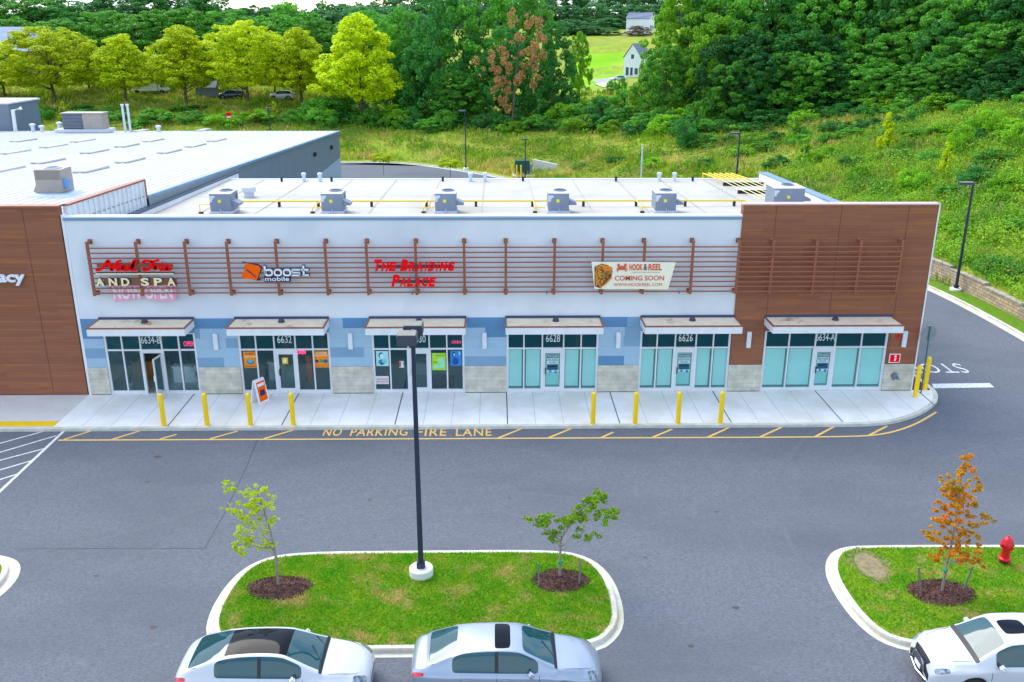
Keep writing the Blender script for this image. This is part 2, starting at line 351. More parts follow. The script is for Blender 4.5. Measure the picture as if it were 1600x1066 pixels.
# base ground sheet under everything (far below the land, reaches the horizon)
MB().quad((-1500,-400,-6),(1500,-400,-6),(1500,1800,-6),(-1500,1800,-6)).build('ground',HILLM)
tag(bpy.data.objects['ground'],kind='structure')
# asphalt: rows in Y, from far left to the kerb line
ys=np.concatenate([np.arange(-60,10,5.),np.arange(10,93,2.)])
kx=lambda y: float(np.interp(y,KL[KL[:,0]>-23][:,1],KL[KL[:,0]>-23][:,0])) if y<91 else -22
V=[];Fq=[]
for y in ys:
    z=float(base_z(y)); x1=kx(y)
    for x in (-260,-60,-30,-10,x1): V.append((min(x,x1),y,z))
for i in range(len(ys)-1):
    for j in range(4): a=i*5+j; Fq.append((a,a+1,a+6,a+5))
lot=tag(np_mesh('parking_lot',V,Fq,ASPH,smooth=True),kind='structure')
# ---- kerb with gutter along the line
def sweep(mb,P,N,zf,prof):
    i0=len(mb.v); m=len(prof)
    for p,n,z in zip(P,N,zf):
        for (d,h) in prof: mb.v.append((p[0]+n[0]*d,p[1]+n[1]*d,z+h))
    for i in range(len(P)-1):
        for j in range(m-1):
            a=i0+i*m+j; mb.f.append((a,a+1,a+m+1,a+m)); mb.m.append(mb.cm)
s_=np.arange(10,cs[-1]-5,1.0); k_=kpt(s_); n_=knorm(s_)
mb=MB(); sweep(mb,k_,n_,base_z(k_[:,1]),[(-.35,.004),(0,.012),(.02,.15),(.17,.155),(.19,.1)])
tag(mb.build('kerb',KERB),kind='structure')
# green mown verge sits between kerb and wall
mb=MB(); s2=s_[(k_[:,1]<34)&(k_[:,1]>-50)]; kk=kpt(s2); nn=knorm(s2)
sweep(mb,kk,nn,base_z(kk[:,1]),[(.19,.15),(.8,.165),(1.62,.17)]); tag(mb.build('grass_verge',mat('verge_grass',srgb((78,122,24)),srgb((104,136,36)),scale=2.5,rough=.95,spec=.1,bump=.6,bscale=30,c3=srgb((128,128,60)),scale3=.6,ramp3=(.55,.7))),kind='structure')
# ---- sidewalk
arc=chaikin([(14.5,-3.88),(16.4,-3.84),(17.6,-3.5),(18.97,-2.68),(20.14,-1.59),(20.68,-.68),(20.88,.2),(20.8,1.2),(20.75,4)],2,False)
SW=[(-90,-3.66)]+[(-19,-3.66)]+[(14.5,-3.70)]+[tuple(p) for p in np.array(arc)[1:-1]-np.array([0.12,-.12])]
slab=MB(); slab.cm=0; slab.prism([(-18.97,-3.66)]+SW[2:]+[(20.6,4),(20.6,-.0),(-18.97,-.0)],-.3,0)
sw=slab.build('sidewalk',[CONC]); tag(sw,kind='structure')
tag(MB().prism([(-90,-3.66),(-18.975,-3.66),(-18.975,0),(-90,0)],-.3,0).build('sidewalk',CONC2),kind='structure')
# control joints (thin dark grooves laid as sheets)
JD=mat('joint_dark',srgb((70,72,80)),rough=.9); JL=mat('joint_light',srgb((204,202,200)),rough=.9)
mb=MB(); ml=MB(); x=-18.97; i=0
while x<20.3:
    yb=-3.64 if x<15 else -3.64+max(0,(x-15.5))**2*.085
    t=mb if i%4==0 else ml; w=.022 if i%4==0 else .013
    if i>0: t.quad((x-w,yb,.004),(x+w,yb,.004),(x+w,-.01,.004),(x-w,-.01,.004))
    x+=1.216; i+=1
mb.build('joint',JD,sw); ml.build('joint',JL,sw)
# kerb of the sidewalk
path=[(-90,-3.86),(-19,-3.86),(14.5,-3.88)]+[tuple(p) for p in arc[1:]]+[(20.75,30)]
path=np.array(path); d_=np.diff(path,axis=0); L_=np.concatenate([[0],np.cumsum(np.hypot(*d_.T))]); sx=np.concatenate([np.arange(0,104,4),np.arange(104,L_[-1],.4)])
pp=np.stack([np.interp(sx,L_,path[:,0]),np.interp(sx,L_,path[:,1])],1); tt=np.gradient(pp,axis=0); tt/=np.hypot(*tt.T)[:,None]; nn=np.stack([-tt[:,1],tt[:,0]],1)
mb=MB(); sweep(mb,pp,nn,base_z(pp[:,1])*1.0,[(-.005,-.1),(0,.13),(.2,.134),(.21,.0)]); tag(mb.build('kerb',KERB),kind='structure')
tag(MB().prism([(19.75,.02),(20.58,.02),(20.58,27),(19.75,27)],-.4,.03).build('planting_bed',MULCH),kind='structure')
# yellow paint strip on left walk
MB().quad((-90,-3.6,.004),(-18.99,-3.6,.004),(-18.99,-3.05,.004),(-90,-3.05,.004)).build('yellow_strip',mat('yellow_strip',srgb((245,200,10)),rough=.6),sw)
# ---- road markings
zm=-.13+.004
def strip(mb,a,b,w,z=zm):
    a=np.array(a,float);b=np.array(b,float);t=(b-a)/np.hypot(*(b-a));n=np.array([-t[1],t[0]])*w/2
    mb.quad((*(a-n),z),(*(b-n),z),(*(b+n),z),(*(a+n),z))
g=lambda px,py: gp(px,py,-.13)
fl=MB(); L=chaikin([g(91,688),g(500,686.5),g(1000,684.2),g(1330,683),g(1385,678.5),g(1430,664),g(1463,644)],3,False)
i0=len(fl.v); L=np.array(L); t=np.gradient(L,axis=0); t/=np.hypot(*t.T)[:,None]; n=np.stack([-t[:,1],t[:,0]],1)*.055
for p,q in zip(L,n): fl.v+=[(*(p-q),zm),(*(p+q),zm)]
for i in range(len(L)-1): fl.f.append((i0+2*i,i0+2*i+2,i0+2*i+3,i0+2*i+1)); fl.m.append(0)
fl.build('painted_line',YLINE,lot)
HT=[(100,687,146,672.5),(175,687,222,672.5),(250,686.5,276,679),(328,686,371,674),(412,686,461,671.5),(779,684.5,819,668.5),(858,684,896,668.5),(940,684,958,675.5),(1020,683.5,1050,671),(1106,683.5,1139,668.5),(1188,683,1222,667.5),(1274,682.5,1306,665.5),(1357,681,1386,666)]
for q in HT: mb=MB(); strip(mb,g(*q[:2]),g(*q[2:]),.11,zm+.003); mb.build('painted_hatch',YLINE,lot)
for s,x0,x1 in (('NO',503.5,532),('PARKING',546,636),('FIRE',650,697),('LANE',712,768)):
    a=g(x0,681.6); b=g(x1,681); c=g(x0+5.5*(1-(x0-500)/270*.65),670)
    uy=np.array([0,c[1]-a[1],0]); mb=text_on(MB(),s,(*a,zm+.002),(b[0]-a[0],0,0),(uy[0],uy[1],0),(0,0,1),.002,bold=.012,spacing=1.12); mb.build('painted_lettering',YLINE,lot)
wl=[(104,670,0,768,.13),(80,671,0,693,.09),(88,681,0,707,.09),(70,701,0,719.5,.09),(48,720.5,0,734.5,.09),(27,741,0,749.5,.09)]
for a_,b_,c_,d_,w_ in wl:
    p=np.array(g(a_,b_)); q=np.array(g(c_,d_)); q=p+(q-p)*2.2; mb=MB(); strip(mb,p,q,w_,zm+(.003 if w_>.1 else .001)); mb.build('painted_line',WLINE,lot)
mb=MB(); A=[g(1459,607),g(1553.5,605.5),g(1546,598.8),g(1456,600)]; mb.quad(*[(*p,zm+.002) for p in A]); mb.build('stop_bar',WLINE,lot)
a=np.array(g(1507.5,574)); c=np.array(g(1444,585)); 
mb=text_on(MB(),'STOP',(23.85,3.9,zm+.006),(-2.9,0,0),(0,-1.35,0),(0,0,1),.002,bold=0,spacing=1.1); mb.build('painted_lettering',WLINE,lot)
# tar joints, cracks, stains
TAR=mat('tar',srgb((62,66,78)),rough=.8)
tj=MB()
for P_ in ([g(30,858),g(120,857),g(220,857.5),g(320,857)],[g(320,857),g(352,800),g(385,730),g(402,688)]):
    for a,b in zip(P_,P_[1:]): strip(tj,a,b,.03,zm)
tj.build('tar_joint',TAR,lot)
TM=mat('tyre_mark',srgb((101,105,113)),srgb((90,94,102)),scale=9,rough=.9,stretch=(.5,1,1))
for (cx_,cy_,r_,a0,a1) in [(24,-14,14.2,120,190),(24,-14,15.9,118,188),(-1,-26,14.8,70,118),(-1,-26,16.5,72,120),(-19,-2,12.0,285,330),(-19,-2,13.7,283,330)]:
    mb=MB(); n_=30; i0=0
    for k in range(n_+1):
        a_=rad(a0+(a1-a0)*k/n_); w_=.09*math.sin(math.pi*k/n_)**.5+.005
        for q in (-w_,w_): mb.v.append((cx_+(r_+q)*math.cos(a_),cy_+(r_+q)*math.sin(a_),zm-.0015))
    for k in range(n_): mb.f.append((2*k,2*k+1,2*k+3,2*k+2)); mb.m.append(0)
    mb.build('tyre_mark',TM,lot)
st=MB()
for (px,py,rx,ry) in [(246,714,.16,.12),(578,782,.08,.05),(470,806,.07,.04),(796,779,.07,.04),(1008,871,.08,.04),(230,753,.12,.06),(690,735,.07,.04),(905,745,.06,.03),(1120,800,.09,.05),(1210,715,.07,.04),(1150,950,.12,.08),(1080,1010,.1,.07),(150,900,.1,.06),(240,980,.13,.08),(520,720,.05,.03)]:
    c=g(px,py); st.quad(*[(c[0]+rx*math.cos(k*.7+.2)*(1+.3*math.sin(k*2.3)),c[1]+ry*math.sin(k*.7+.2),zm) for k in range(9)])
st.build('patch',mat('oil_spot',srgb((72,66,66)),rough=.7),lot)
# ---- planted islands
def grass_blades(name,poly,n,parent,holes=(),z=.0,hmin=.035,hmax=.08,mt=None,kind='stuff'):
    P=np.array(poly); mn=P.min(0); mx=P.max(0); pts=RNG.uniform(mn,mx,(n*2,2))
    ins=np.zeros(len(pts),bool); j=len(P)-1
    for i in range(len(P)):
        c=((P[i,1]>pts[:,1])!=(P[j,1]>pts[:,1]))&(pts[:,0]<(P[j,0]-P[i,0])*(pts[:,1]-P[i,1])/(P[j,1]-P[i,1]+1e-12)+P[i,0]); ins^=c; j=i
    for (cx,cy,rx,ry) in holes: ins&=~(((pts[:,0]-cx)/rx)**2+((pts[:,1]-cy)/ry)**2<.8)
    pts=pts[ins][:n]; m=len(pts); a=RNG.uniform(0,6.28,m); h=RNG.uniform(hmin,hmax,m); w=.012+RNG.uniform(0,.012,m); lean=RNG.normal(0,.035,(m,2))
    dx=np.cos(a)*w; dy=np.sin(a)*w; V=np.empty((m,3,3)); V[:,0]=np.c_[pts[:,0]-dx,pts[:,1]-dy,np.full(m,z)]; V[:,1]=np.c_[pts[:,0]+dx,pts[:,1]+dy,np.full(m,z)]; V[:,2]=np.c_[pts+lean,z+h]
    return np_mesh(name,V.reshape(-1,3),np.arange(3*m).reshape(-1,3),mt,parent,rnd=RNG.uniform(0,1,m),k=3)
GB=leafmat('grass_blade',srgb((102,170,20)),srgb((146,180,38)),scale=1.3,rnd=.5,trans=.3,c3=srgb((198,180,104)))
def set_ramp(m,lo,hi):
    k=[x for x in m.node_tree.nodes if x.type=='MAP_RANGE'][1]; k.inputs[1].default_value=lo; k.inputs[2].default_value=hi
set_ramp(GB,.50,.67)
for nd in GB.node_tree.nodes:
    if nd.type=='TEX_NOISE' and abs(nd.inputs['Scale'].default_value-.25)<.01: nd.inputs['Scale'].default_value=.9
def island(outer,inner_off=.32,holes=(),n=40000,lab=''):
    O=chaikin(outer,2); gut=O; k0=offset_poly(O,inner_off-.17); k1=offset_poly(O,inner_off)
    t=lambda P:[tuple(p) for p in P]
    tag(MB().prism(t(O),-.3,-.12).build('gutter',KERB),kind='structure')
    tag(MB().prism(t(k0),-.3,.02).build('kerb',KERB,bevel=.02),kind='structure')
    l=tag(MB().prism(t(k1),-.1,.026).build('lawn',LAWN),kind='structure')
    k1b=offset_poly(O,inner_off+.01)
    gstuff=tag(grass_blades('grass',k1b,n,None,holes,z=.024,mt=GB),'short green lawn grass with straw coloured patches','grass',kind='stuff')
o1=[(-5.0,-18.86),(-7.2,-18.86),(-8.25,-18.0),(-8.5,-16.6),(-8.3,-14.9),(-7.7,-13.9),(-6.4,-13.5),(-2.8,-13.5),(1.9,-13.5),(3.0,-13.9),(3.62,-15.0),(3.78,-16.6),(3.6,-17.9),(2.7,-18.86),(0,-18.86)]
o2=[(24,-13.6),(12.3,-13.35),(11.2,-13.55),(10.55,-14.4),(10.25,-15.6),(10.35,-17.6),(10.9,-18.7),(12.3,-19.0),(24,-19.0)]
o3=[(-15.9,-13.6),(-15.2,-14.1),(-14.88,-15.2),(-15.2,-16.5),(-16.4,-18.5),(-24,-18.8),(-24,-13.5),(-17,-13.4)]
MU=[(-6.62,-15.75,.98,.62),(1.95,-15.5,.88,.62),(13.45,-16.3,1.0,.68)]
island(o1,.36,MU[:2],60000); island(o2,.36,MU[2:]+[(gp(1362,885,0)[0]-.05,gp(1362,885,0)[1],.48,.8)],38000)
island(o3,.5,(),6000)
MLAB=['brown mulch bed around the crooked lime green sapling on the island','brown mulch bed around the forked staked sapling on the island','brown mulch bed around the orange maple']
for (cx,cy,rx,ry),lb in zip(MU,MLAB):
    V=[];n_r,n_a=7,40
    mb=MB(); mb.v.append((cx,cy,.12))
    for i in range(1,n_r+1):
        r=i/n_r
        for j in range(n_a):
            a=2*math.pi*j/n_a; rr=r*(1+.07*math.sin(3*a+cx)+.05*math.sin(5*a)+random.uniform(-.03,.03)*(i==n_r)); mb.v.append((cx+rx*rr*math.cos(a),cy+ry*rr*math.sin(a),.028+.09*(1-r*r)+random.uniform(0,.018)))
    for j in range(n_a): mb.f.append((0,1+j,1+(j+1)%n_a)); mb.m.append(0)
    for i in range(n_r-1):
        for j in range(n_a): a=1+i*n_a+j; b=1+i*n_a+(j+1)%n_a; mb.f.append((a,a+n_a,b+n_a,b)); mb.m.append(0)
    o=mb.build('mulch',MULCH,smooth=True); tag(o,lb,'mulch',kind='stuff')
    m=1500; a=RNG.uniform(0,6.28,m); r=np.sqrt(RNG.uniform(0,1.05,m)); c=np.c_[cx+rx*r*np.cos(a),cy+ry*r*np.sin(a),.05+.09*(1-np.minimum(r,1)**2)]
    u=RNG.normal(0,1,(m,3)); u/=np.linalg.norm(u,axis=1)[:,None]; u*=.03; w=RNG.normal(0,1,(m,3))*.008
    V=np.stack([c-u-w,c+u-w,c+u+w,c-u+w],1).reshape(-1,3); np_mesh('wood_chips',V,np.arange(4*m).reshape(-1,4),mat('chips',srgb((120,88,78)),srgb((70,48,44)),scale=30,rough=.9,rnd=.6),o,rnd=RNG.uniform(0,1,m))
# bare patch on the right island
c=gp(1362,885,0)
tag(MB().quad(*[(c[0]-.05+.64*math.cos(a)*(1+.14*math.sin(3*a)+.09*math.sin(7*a)),c[1]+.95*math.sin(a)*(1+.1*math.cos(4*a)+.08*math.sin(9*a)),.03) for a in np.linspace(0,6.2,60)]).build('bare_soil',mat('bare_soil',srgb((150,134,104)),srgb((116,108,72)),scale=5,rough=.95,bump=.5)),kind='structure')
# ---- retaining wall
RW=brickmat('wall_block',srgb((206,178,140)),srgb((172,150,134)),srgb((128,112,96)),.42,.2,'yz',bump=.8)
CAP=mat('wall_cap',srgb((190,182,166)),srgb((160,148,132)),scale=3,rough=.9)
rw=thing('retaining_wall','tan block retaining wall stepping down along the foot of the hillside','wall',(30.8,14,-.1))
s3=s_[(k_[:,1]<27.5)&(k_[:,1]>1)]; kk=kpt(s3); nn=knorm(s3)
steps=lambda y: .2+round(max(0,min(1.3,.35+(y-3)*.046))/.2)*.2
body=MB(); cap=MB()
for i in range(len(s3)-1):
    p,q=kk[i],kk[i+1]; n=nn[i]; h=steps((p[1]+q[1])/2); zb=float(base_z(p[1]))
    for B,d0,d1,z0,z1 in ((body,1.45,1.75,zb-.2,zb+h),(cap,1.40,1.8,zb+h,zb+h+.09)):
        c=[(p[0]+n[0]*d0,p[1]+n[1]*d0,z0),(p[0]+n[0]*d1,p[1]+n[1]*d1,z0),(q[0]+n[0]*d1,q[1]+n[1]*d1,z0),(q[0]+n[0]*d0,q[1]+n[1]*d0,z0)]
        B.hexa(c+[(a,b,z1) for a,b,_ in c])
body.build('block_face',RW,rw); cap.build('cap_stone',CAP,rw)
# ---------------- building materials ----------------
EIFS=mat('white_render',srgb((224,228,234)),srgb((216,221,229)),scale=.5,rough=.85,bump=.08,bscale=80,c3=srgb((208,214,224)),scale3=.2)
TRIMW=mat('white_metal',srgb((232,234,238)),srgb((222,225,230)),scale=2,rough=.4)
FRAME=mat('storefront_metal',srgb((222,224,228)),srgb((214,217,222)),scale=2,rough=.35,metal=.0)
COPE=mat('coping_metal',srgb((120,150,182)),srgb((112,142,176)),scale=1,rough=.5)
COPEW=mat('coping_light',srgb((222,226,232)),srgb((210,216,226)),scale=1,rough=.5)
BL1=mat('panel_light_blue',srgb((154,184,208)),srgb((158,188,211)),scale=1.2,rough=.6)
BL2=mat('panel_mid_blue',srgb((124,160,190)),srgb((120,156,187)),scale=1.2,rough=.6)
BL3=mat('panel_deep_blue',srgb((90,138,178)),srgb((86,134,174)),scale=1.2,rough=.6)
WOOD=woodmat()
WOODB=mat('brown_metal',srgb((158,94,70)),srgb((146,84,62)),scale=2,rough=.5)
STONE=brickmat('stone_veneer',srgb((206,200,184)),srgb((192,187,173)),srgb((176,172,160)),.81,.205,'xz',bump=.15,ms=.008)
DARK=mat('dark_gap',(.02,.025,.035),rough=.8)
ROOFM=mat('roof_membrane',srgb((183,180,172)),srgb((176,173,165)),scale=.6,rough=.75,c3=srgb((163,158,148)),scale3=.16,ramp3=(.5,.7),bump=.1,bscale=8)
GREYMETAL=mat('grey_siding',srgb((112,128,142)),srgb((106,122,137)),scale=.6,rough=.5)
GLASS=glassmat('storefront_glass',(.78,.95,.96),refl=.04,dcol=(.02,.2,.24),dfac=.16); GLASSD=glassmat('transom_glass',(.4,.62,.66),refl=.03,dcol=(.0,.11,.15),dfac=.45); GLASSL=glassmat('lease_glass',(.88,1,.99),refl=.0,dcol=(.35,.9,.88),dfac=.2)
FILM=mat('window_film',srgb((222,250,248)),srgb((214,246,246)),scale=.8,rough=.9)
INW=mat('interior_wall',srgb((216,216,208)),srgb((200,200,196)),scale=.8,rough=.9); INF=mat('interior_floor',srgb((206,216,208)),srgb((190,204,198)),scale=1.5,rough=.5)
SF=[(-17.94,-13.76,'6634-B'),(-11.84,-7.64,'6632'),(-5.72,-1.46,'6630'),(.48,4.75,'6628'),(6.66,10.88,'6626'),(12.44,18.21,'6634-A')]
ZT,ZM,ZB=3.0,2.17,.17
XL,XR=-18.95,19.67
mall=thing('strip_mall','long white, blue and brown strip mall with six glass storefronts under small canopies','building',(0.3,0,0))
# facade
MB().box(XL+.1,10.93,0,.32,3.69,8.32).build('wall',EIFS,mall)
seam=MB()
for x in (-12.7,-6.6,-.5,5.6): seam.box(x-.008,x+.008,-.004,.01,3.7,8.3)
mb=MB(); mb.box(XL+.05,10.93,-.05,.36,8.32,8.39); mb.cm=1; mb.box(XL+.05,10.93,-.045,-.02,8.2,8.32); mb.build('coping',[COPEW,COPE],mall)
MB().box(XL-.02,XL+.1,-.03,.32,0,8.45).build('edge_trim',TRIMW,mall); 
mb=MB(); mb.box(10.93,XR-.06,-.06,.34,3.69,8.84)
mb.box(10.9,12.42,-.06,.0,1.34,3.69); mb.box(18.23,XR-.06,-.06,.34,1.34,3.69); mb.box(12.42,18.23,-.06,.3,3.0,3.69)
mb.build('wood_cladding',WOOD,mall)
mb=MB(); 
for x in (12.4,15.3,18.3): mb.box(x-.012,x+.012,-.068,-.06,3.7 if 12.42<x<18.23 else 1.36,8.82)
mb.build('cladding_seam',mat('seam_brown',srgb((112,68,56)),rough=.8),mall)
mb=MB(); mb.box(10.9,XR-.03,-.1,.38,8.84,8.90); mb.build('coping',mat('coping_rose',srgb((206,176,170)),rough=.5),mall)
MB().box(XR-.06,XR,-.08,.4,0,8.9).build('edge_trim',TRIMW,mall)
# piers: blue rows and stone
ROWS=[3.69,3.21,2.74,2.27,1.80,1.34]
piers=[(XL+.1,-17.94,[[(0,1,2)],[(0,1,2)],[(0,1,0)],[(0,1,1)],[(0,1,0)]]),
(-13.76,-11.84,[[(0,1,2)],[(0,.12,1),(.12,1,0)],[(0,.72,0),(.72,1,1)],[(0,1,0)],[(0,.62,1),(.62,1,0)]]),
(-7.64,-5.72,[[(0,.34,0),(.34,1,2)],[(0,1,0)],[(0,1,0)],[(0,.8,1),(.8,1,0)],[(0,1,0)]]),
(-1.46,.48,[[(0,1,2)],[(0,.5,0),(.5,1,2)],[(0,1,0)],[(0,1,0)],[(0,1,1)]]),
(4.75,6.66,[[(0,.66,2),(.66,1,1)],[(0,.62,0),(.62,1,1)],[(0,.6,0),(.6,1,1)],[(0,1,0)],[(0,.63,2),(.63,1,0)]]),
(10.88,12.44,None),(18.21,XR-.06,None)]
for (a,b,rows) in piers:
    if rows:
        mb=MB()
        for r,row in enumerate(rows):
            for (f0,f1,t) in row:
                mb.cm=t; mb.box(a+(b-a)*f0+(.004 if f0 else 0),a+(b-a)*f1,-.03,.3,ROWS[r+1]+.004,ROWS[r])
        mb.build('blue_cladding',[BL1,BL2,BL3],mall)
    mb=MB(); mb.box(a,b,-.075,.3,.04,1.34); o=mb.build('stone_base',STONE,mall); mb=MB(); mb.box(a+.02,b-.02,-.04,.2,0,.04); mb.build('base_gap',DARK,mall)
for (a,b,_) in SF[:5]:
    mb=MB(); mb.box(a,b,-.028,.3,ZT,3.69); mb.build('blue_cladding',[BL3 if a<0 else BL2],mall)
# side, back walls, roof
WALLS=mat('side_wall',srgb((200,204,208)),rough=.8)
rz=lambda y: 7.0-.031*y
mb=MB(); mb.hexa([(18.5,.35,-.2),(18.95,.35,-.2),(18.95,24,-1.5),(18.5,24,-1.5),(18.5,.35,rz(.3)+.46),(18.95,.35,rz(.3)+.46),(18.95,24,6.70),(18.5,24,6.70)])
mb.build('side_parapet',mat('parapet_membrane',srgb((232,233,234)),srgb((222,224,228)),scale=.8,rough=.7),mall)
mb=MB(); mb.hexa([(18.45,.35,7.47),(19.02,.35,7.47),(19.02,24.02,6.70),(18.45,24.02,6.70),(18.45,.35,7.53),(19.02,.35,7.53),(19.02,24.02,6.76),(18.45,24.02,6.76)]); mb.build('coping',COPE,mall)
mb=MB(); mb.hexa([(-18.75,.33,7.30),(-18.45,.33,7.30),(-18.45,26.3,5.6),(-18.75,26.3,5.6),(-18.75,.33,7.42),(-18.45,.33,7.42),(-18.45,26.3,6.37),(-18.75,26.3,6.37)])
mb.hexa([(-18.75,.33,0),(-18.45,.33,0),(-18.45,26.3,-1.5),(-18.75,26.3,-1.5),(-18.75,.33,7.3),(-18.45,.33,7.3),(-18.45,26.3,5.6),(-18.75,26.3,5.6)])
mb.build('side_parapet',MATS['parapet_membrane'],mall)
V=[];nx,ny=40,14
mb=MB()
X_=np.linspace(-18.45,18.5,nx); Y_=np.linspace(.33,24,ny)
for y in Y_:
    for x in X_: mb.v.append((x,y,rz(y)-.02*0+.012*math.sin(x*1.3)*math.sin(y*.9)))
for i in range(ny-1):
    for j in range(nx-1): a=i*nx+j; mb.f.append((a,a+1,a+nx+1,a+nx)); mb.m.append(0)
rf_=mb.build('roof',ROOFM,mall,smooth=True)
mb=MB()
for x in np.arange(-16,18.4,3.05): mb.quad((x-.03,.5,rz(.5)+.02),(x+.03,.5,rz(.5)+.02),(x+.03,23.8,rz(23.8)+.02),(x-.03,23.8,rz(23.8)+.02))
for y in (8.2,15.6): mb.quad((-18.4,y,rz(y)+.022),(18.4,y,rz(y)+.022),(18.4,y+.06,rz(y)+.022),(-18.4,y+.06,rz(y)+.022))
mb.build('membrane_seam',mat('seam_tan',srgb((168,164,156)),rough=.8),rf_)
mb=MB(); mb.box(-18.4,18.95,24,24.15,-2.5,6.27); mb.build('wall',WALLS,mall)
MB().box(-18.4,18.5,23.9,24.2,6.235,6.30).build('roof_edge',COPEW,mall)
# interior
mb=MB(); mb.box(XL+.2,18.4,9.0,9.1,0,3.3); 
for x in (-12.8,-6.68,-.5,5.7,11.65): mb.box(x-.06,x+.06,.35,9,0,3.3)
mb.build('interior_wall',INW,mall); MB().box(XL+.2,18.4,.02,9,-.05,.02).build('interior_floor',INF,mall); MB().box(XL+.2,18.4,.33,9,3.3,3.34).build('interior_ceiling',INW,mall)
# storefronts
FR=.05
for i,(a,b,num) in enumerate(SF):
    w=b-a; fr=[0,.19,.39,.62,.81,1.0] if i<5 else [0,.203,.417,.578,.79,1.0]
    xs=[a+w*t for t in fr]
    mb=MB()
    for k,x in enumerate(xs):
        h=.05 if k in (0,5) else .032
        c=min(max(x,a+.05),b-.05); hh=.065 if k in (2,3) else h
        mb.box(c-hh if k in(2,3) else c-h,c+hh if k in (2,3) else c+h,.0,.14,.0 if k in (2,3,0,5) else ZB-.04,ZT if k not in (2,3) else 2.2)
        if k in (2,3): mb.box(c-.032,c+.032,.0,.14,2.2,ZT)
    for (k0,k1) in ((0,2),(3,5)): mb.box(xs[k0]+.02,xs[k1]-.02,.012,.13,0,ZB); 
    mb.box(a+.02,b-.02,.014,.126,ZM-.04,ZM+.04); mb.box(a+.02,b-.02,.014,.126,ZT-.06,ZT); mb.box(xs[2],xs[3],.008,.12,2.02,2.2)
    sfm=mb.build('storefront_frame',FRAME,mall)
    lease=i>=3
    for k in range(5):
        x0,x1=xs[k]+.03,xs[k+1]-.03
        mb=MB().quad((x0,.07,ZM+.04),(x1,.07,ZM+.04),(x1,.07,ZT-.05),(x0,.07,ZT-.05)); mb.build('transom_pane',GLASSD,sfm)
        if k!=2:
            MB().quad((x0,.07,ZB),(x1,.07,ZB),(x1,.07,ZM-.03),(x0,.07,ZM-.03)).build('window_pane',GLASSL if lease else GLASS,sfm)
            if lease: MB().box(x0+.07,x1-.07,.13,.135,ZB+.09,ZM-.1).build('window_film',FILM,sfm)
            if lease: MB().quad((x0,.16,ZB),(x1,.16,ZB),(x1,.16,ZM-.03),(x0,.16,ZM-.03)).build('dark_backing',DARK,sfm)
    # door
    x0,x1=xs[2]+.065,xs[3]-.065; dw=x1-x0
    if i==0:   # standing open, hinged on the right jamb, swung outwards
        hinge=(x1,-.0); an=rad(82)
    else: hinge=(x1,.03); an=0
    ca,sa=math.cos(an),math.sin(an)
    def dp(u,y,z,hx=hinge[0],hy=hinge[1]): return (hx-u*ca+y*sa*0 , hy-u*sa+y, z) if an else (hx-u,hy+y,z)
    def dbox(mb,u0,u1,z0,z1,t0=0,t1=.045):
        if an:
            px=lambda u,t:(hinge[0]-u*ca-t*sa*-1, hinge[1]-u*sa-t*ca*0+t*ca)
            c=[(*px(u,t),z) for z in (z0,z1) for (u,t) in ((u1,t0),(u0,t0),(u0,t1),(u1,t1))]; mb.hexa(c)
        else: mb.box(hinge[0]-u1,hinge[0]-u0,hinge[1]+t0,hinge[1]+t1,z0,z1)
    mb=MB(); dbox(mb,.0,.085,.02,2.02); dbox(mb,dw-.085,dw,.02,2.02); dbox(mb,.085,dw-.085,.02,.25); dbox(mb,.085,dw-.085,1.93,2.02)
    door=mb.build('door',FRAME,mall)
    mb=MB(); dbox(mb,.085,dw-.085,.25,1.93,.02,.026); mb.build('glass_pane',GLASSL if lease else GLASS,door)
    mb=MB(); dbox(mb,dw-.11,dw-.07,.9,1.2,-.07,-.03); dbox(mb,dw-.11,dw-.07,.9,.94,-.03,.0); dbox(mb,dw-.11,dw-.07,1.16,1.2,-.03,.0); mb.build('handle',DARK if i else TRIMW,door)
    if lease:
        MB().box(x0+.12,x1-.12,.13,.135,.32,1.86).build('window_film',FILM,door)
        MB().quad((x0,.16,.25),(x1,.16,.25),(x1,.16,2.0),(x0,.16,2.0)).build('dark_backing',DARK,door)
    # numbers on transom
    c=(xs[2]+xs[3])/2; wn=1.1 if '-' in num else .82
    wn*=.8; t=wall_text(MB(),num,c-wn/2,c+wn/2,2.47,2.82,.066,.003,bold=.0); t.build('house_number',TRIMW,sfm)
# canopies
CB=[(-17.99,-13.70),(-11.88,-7.6),(-5.78,-1.35),(.43,4.78),(6.62,10.98),(12.33,18.22)]
CROOF=mat('canopy_membrane',srgb((244,226,198)),srgb((230,210,182)),scale=2.0,rough=.8,c3=srgb((180,140,110)),scale3=1.1,ramp3=(.56,.72))
for i,(a,b) in enumerate(CB):
    mb=MB(); mb.box(a,b,-1.4,-.07,3.32,3.66); cp_=mb.build('canopy',TRIMW,mall,bevel=.006)
    MB().box(a+.06,b-.06,-1.34,-.07,3.66,3.675).build('membrane',CROOF,cp_)
    mb=MB(); mb.box(a-.015,b+.015,-1.415,-1.35,3.64,3.70); mb.box(a-.015,a+.05,-1.35,-.07,3.64,3.70); mb.box(b-.05,b+.015,-1.35,-.07,3.64,3.70); mb.build('edge_flashing',WOODB,cp_)
    MB().box(a,b,-.09,-.035,3.675,3.78).build('wall_flashing',mat('flashing_navy',srgb((52,66,104)),rough=.5),cp_)
    cx=(a+b)/2+(.1 if i<5 else .15); mb=MB(); mb.lathe([(.15,0),(.15,.05),(.13,.09),(.12,.13),(.0,.15)],(cx,-.55,3.67),14); mb.build('drain_strainer',mat('drain_iron',(.05,.045,.06),rough=.6),cp_,smooth=True)
    cp_['label']=f'canopy over the {["leftmost","second","third","fourth","fifth","rightmost"][i]} storefront'
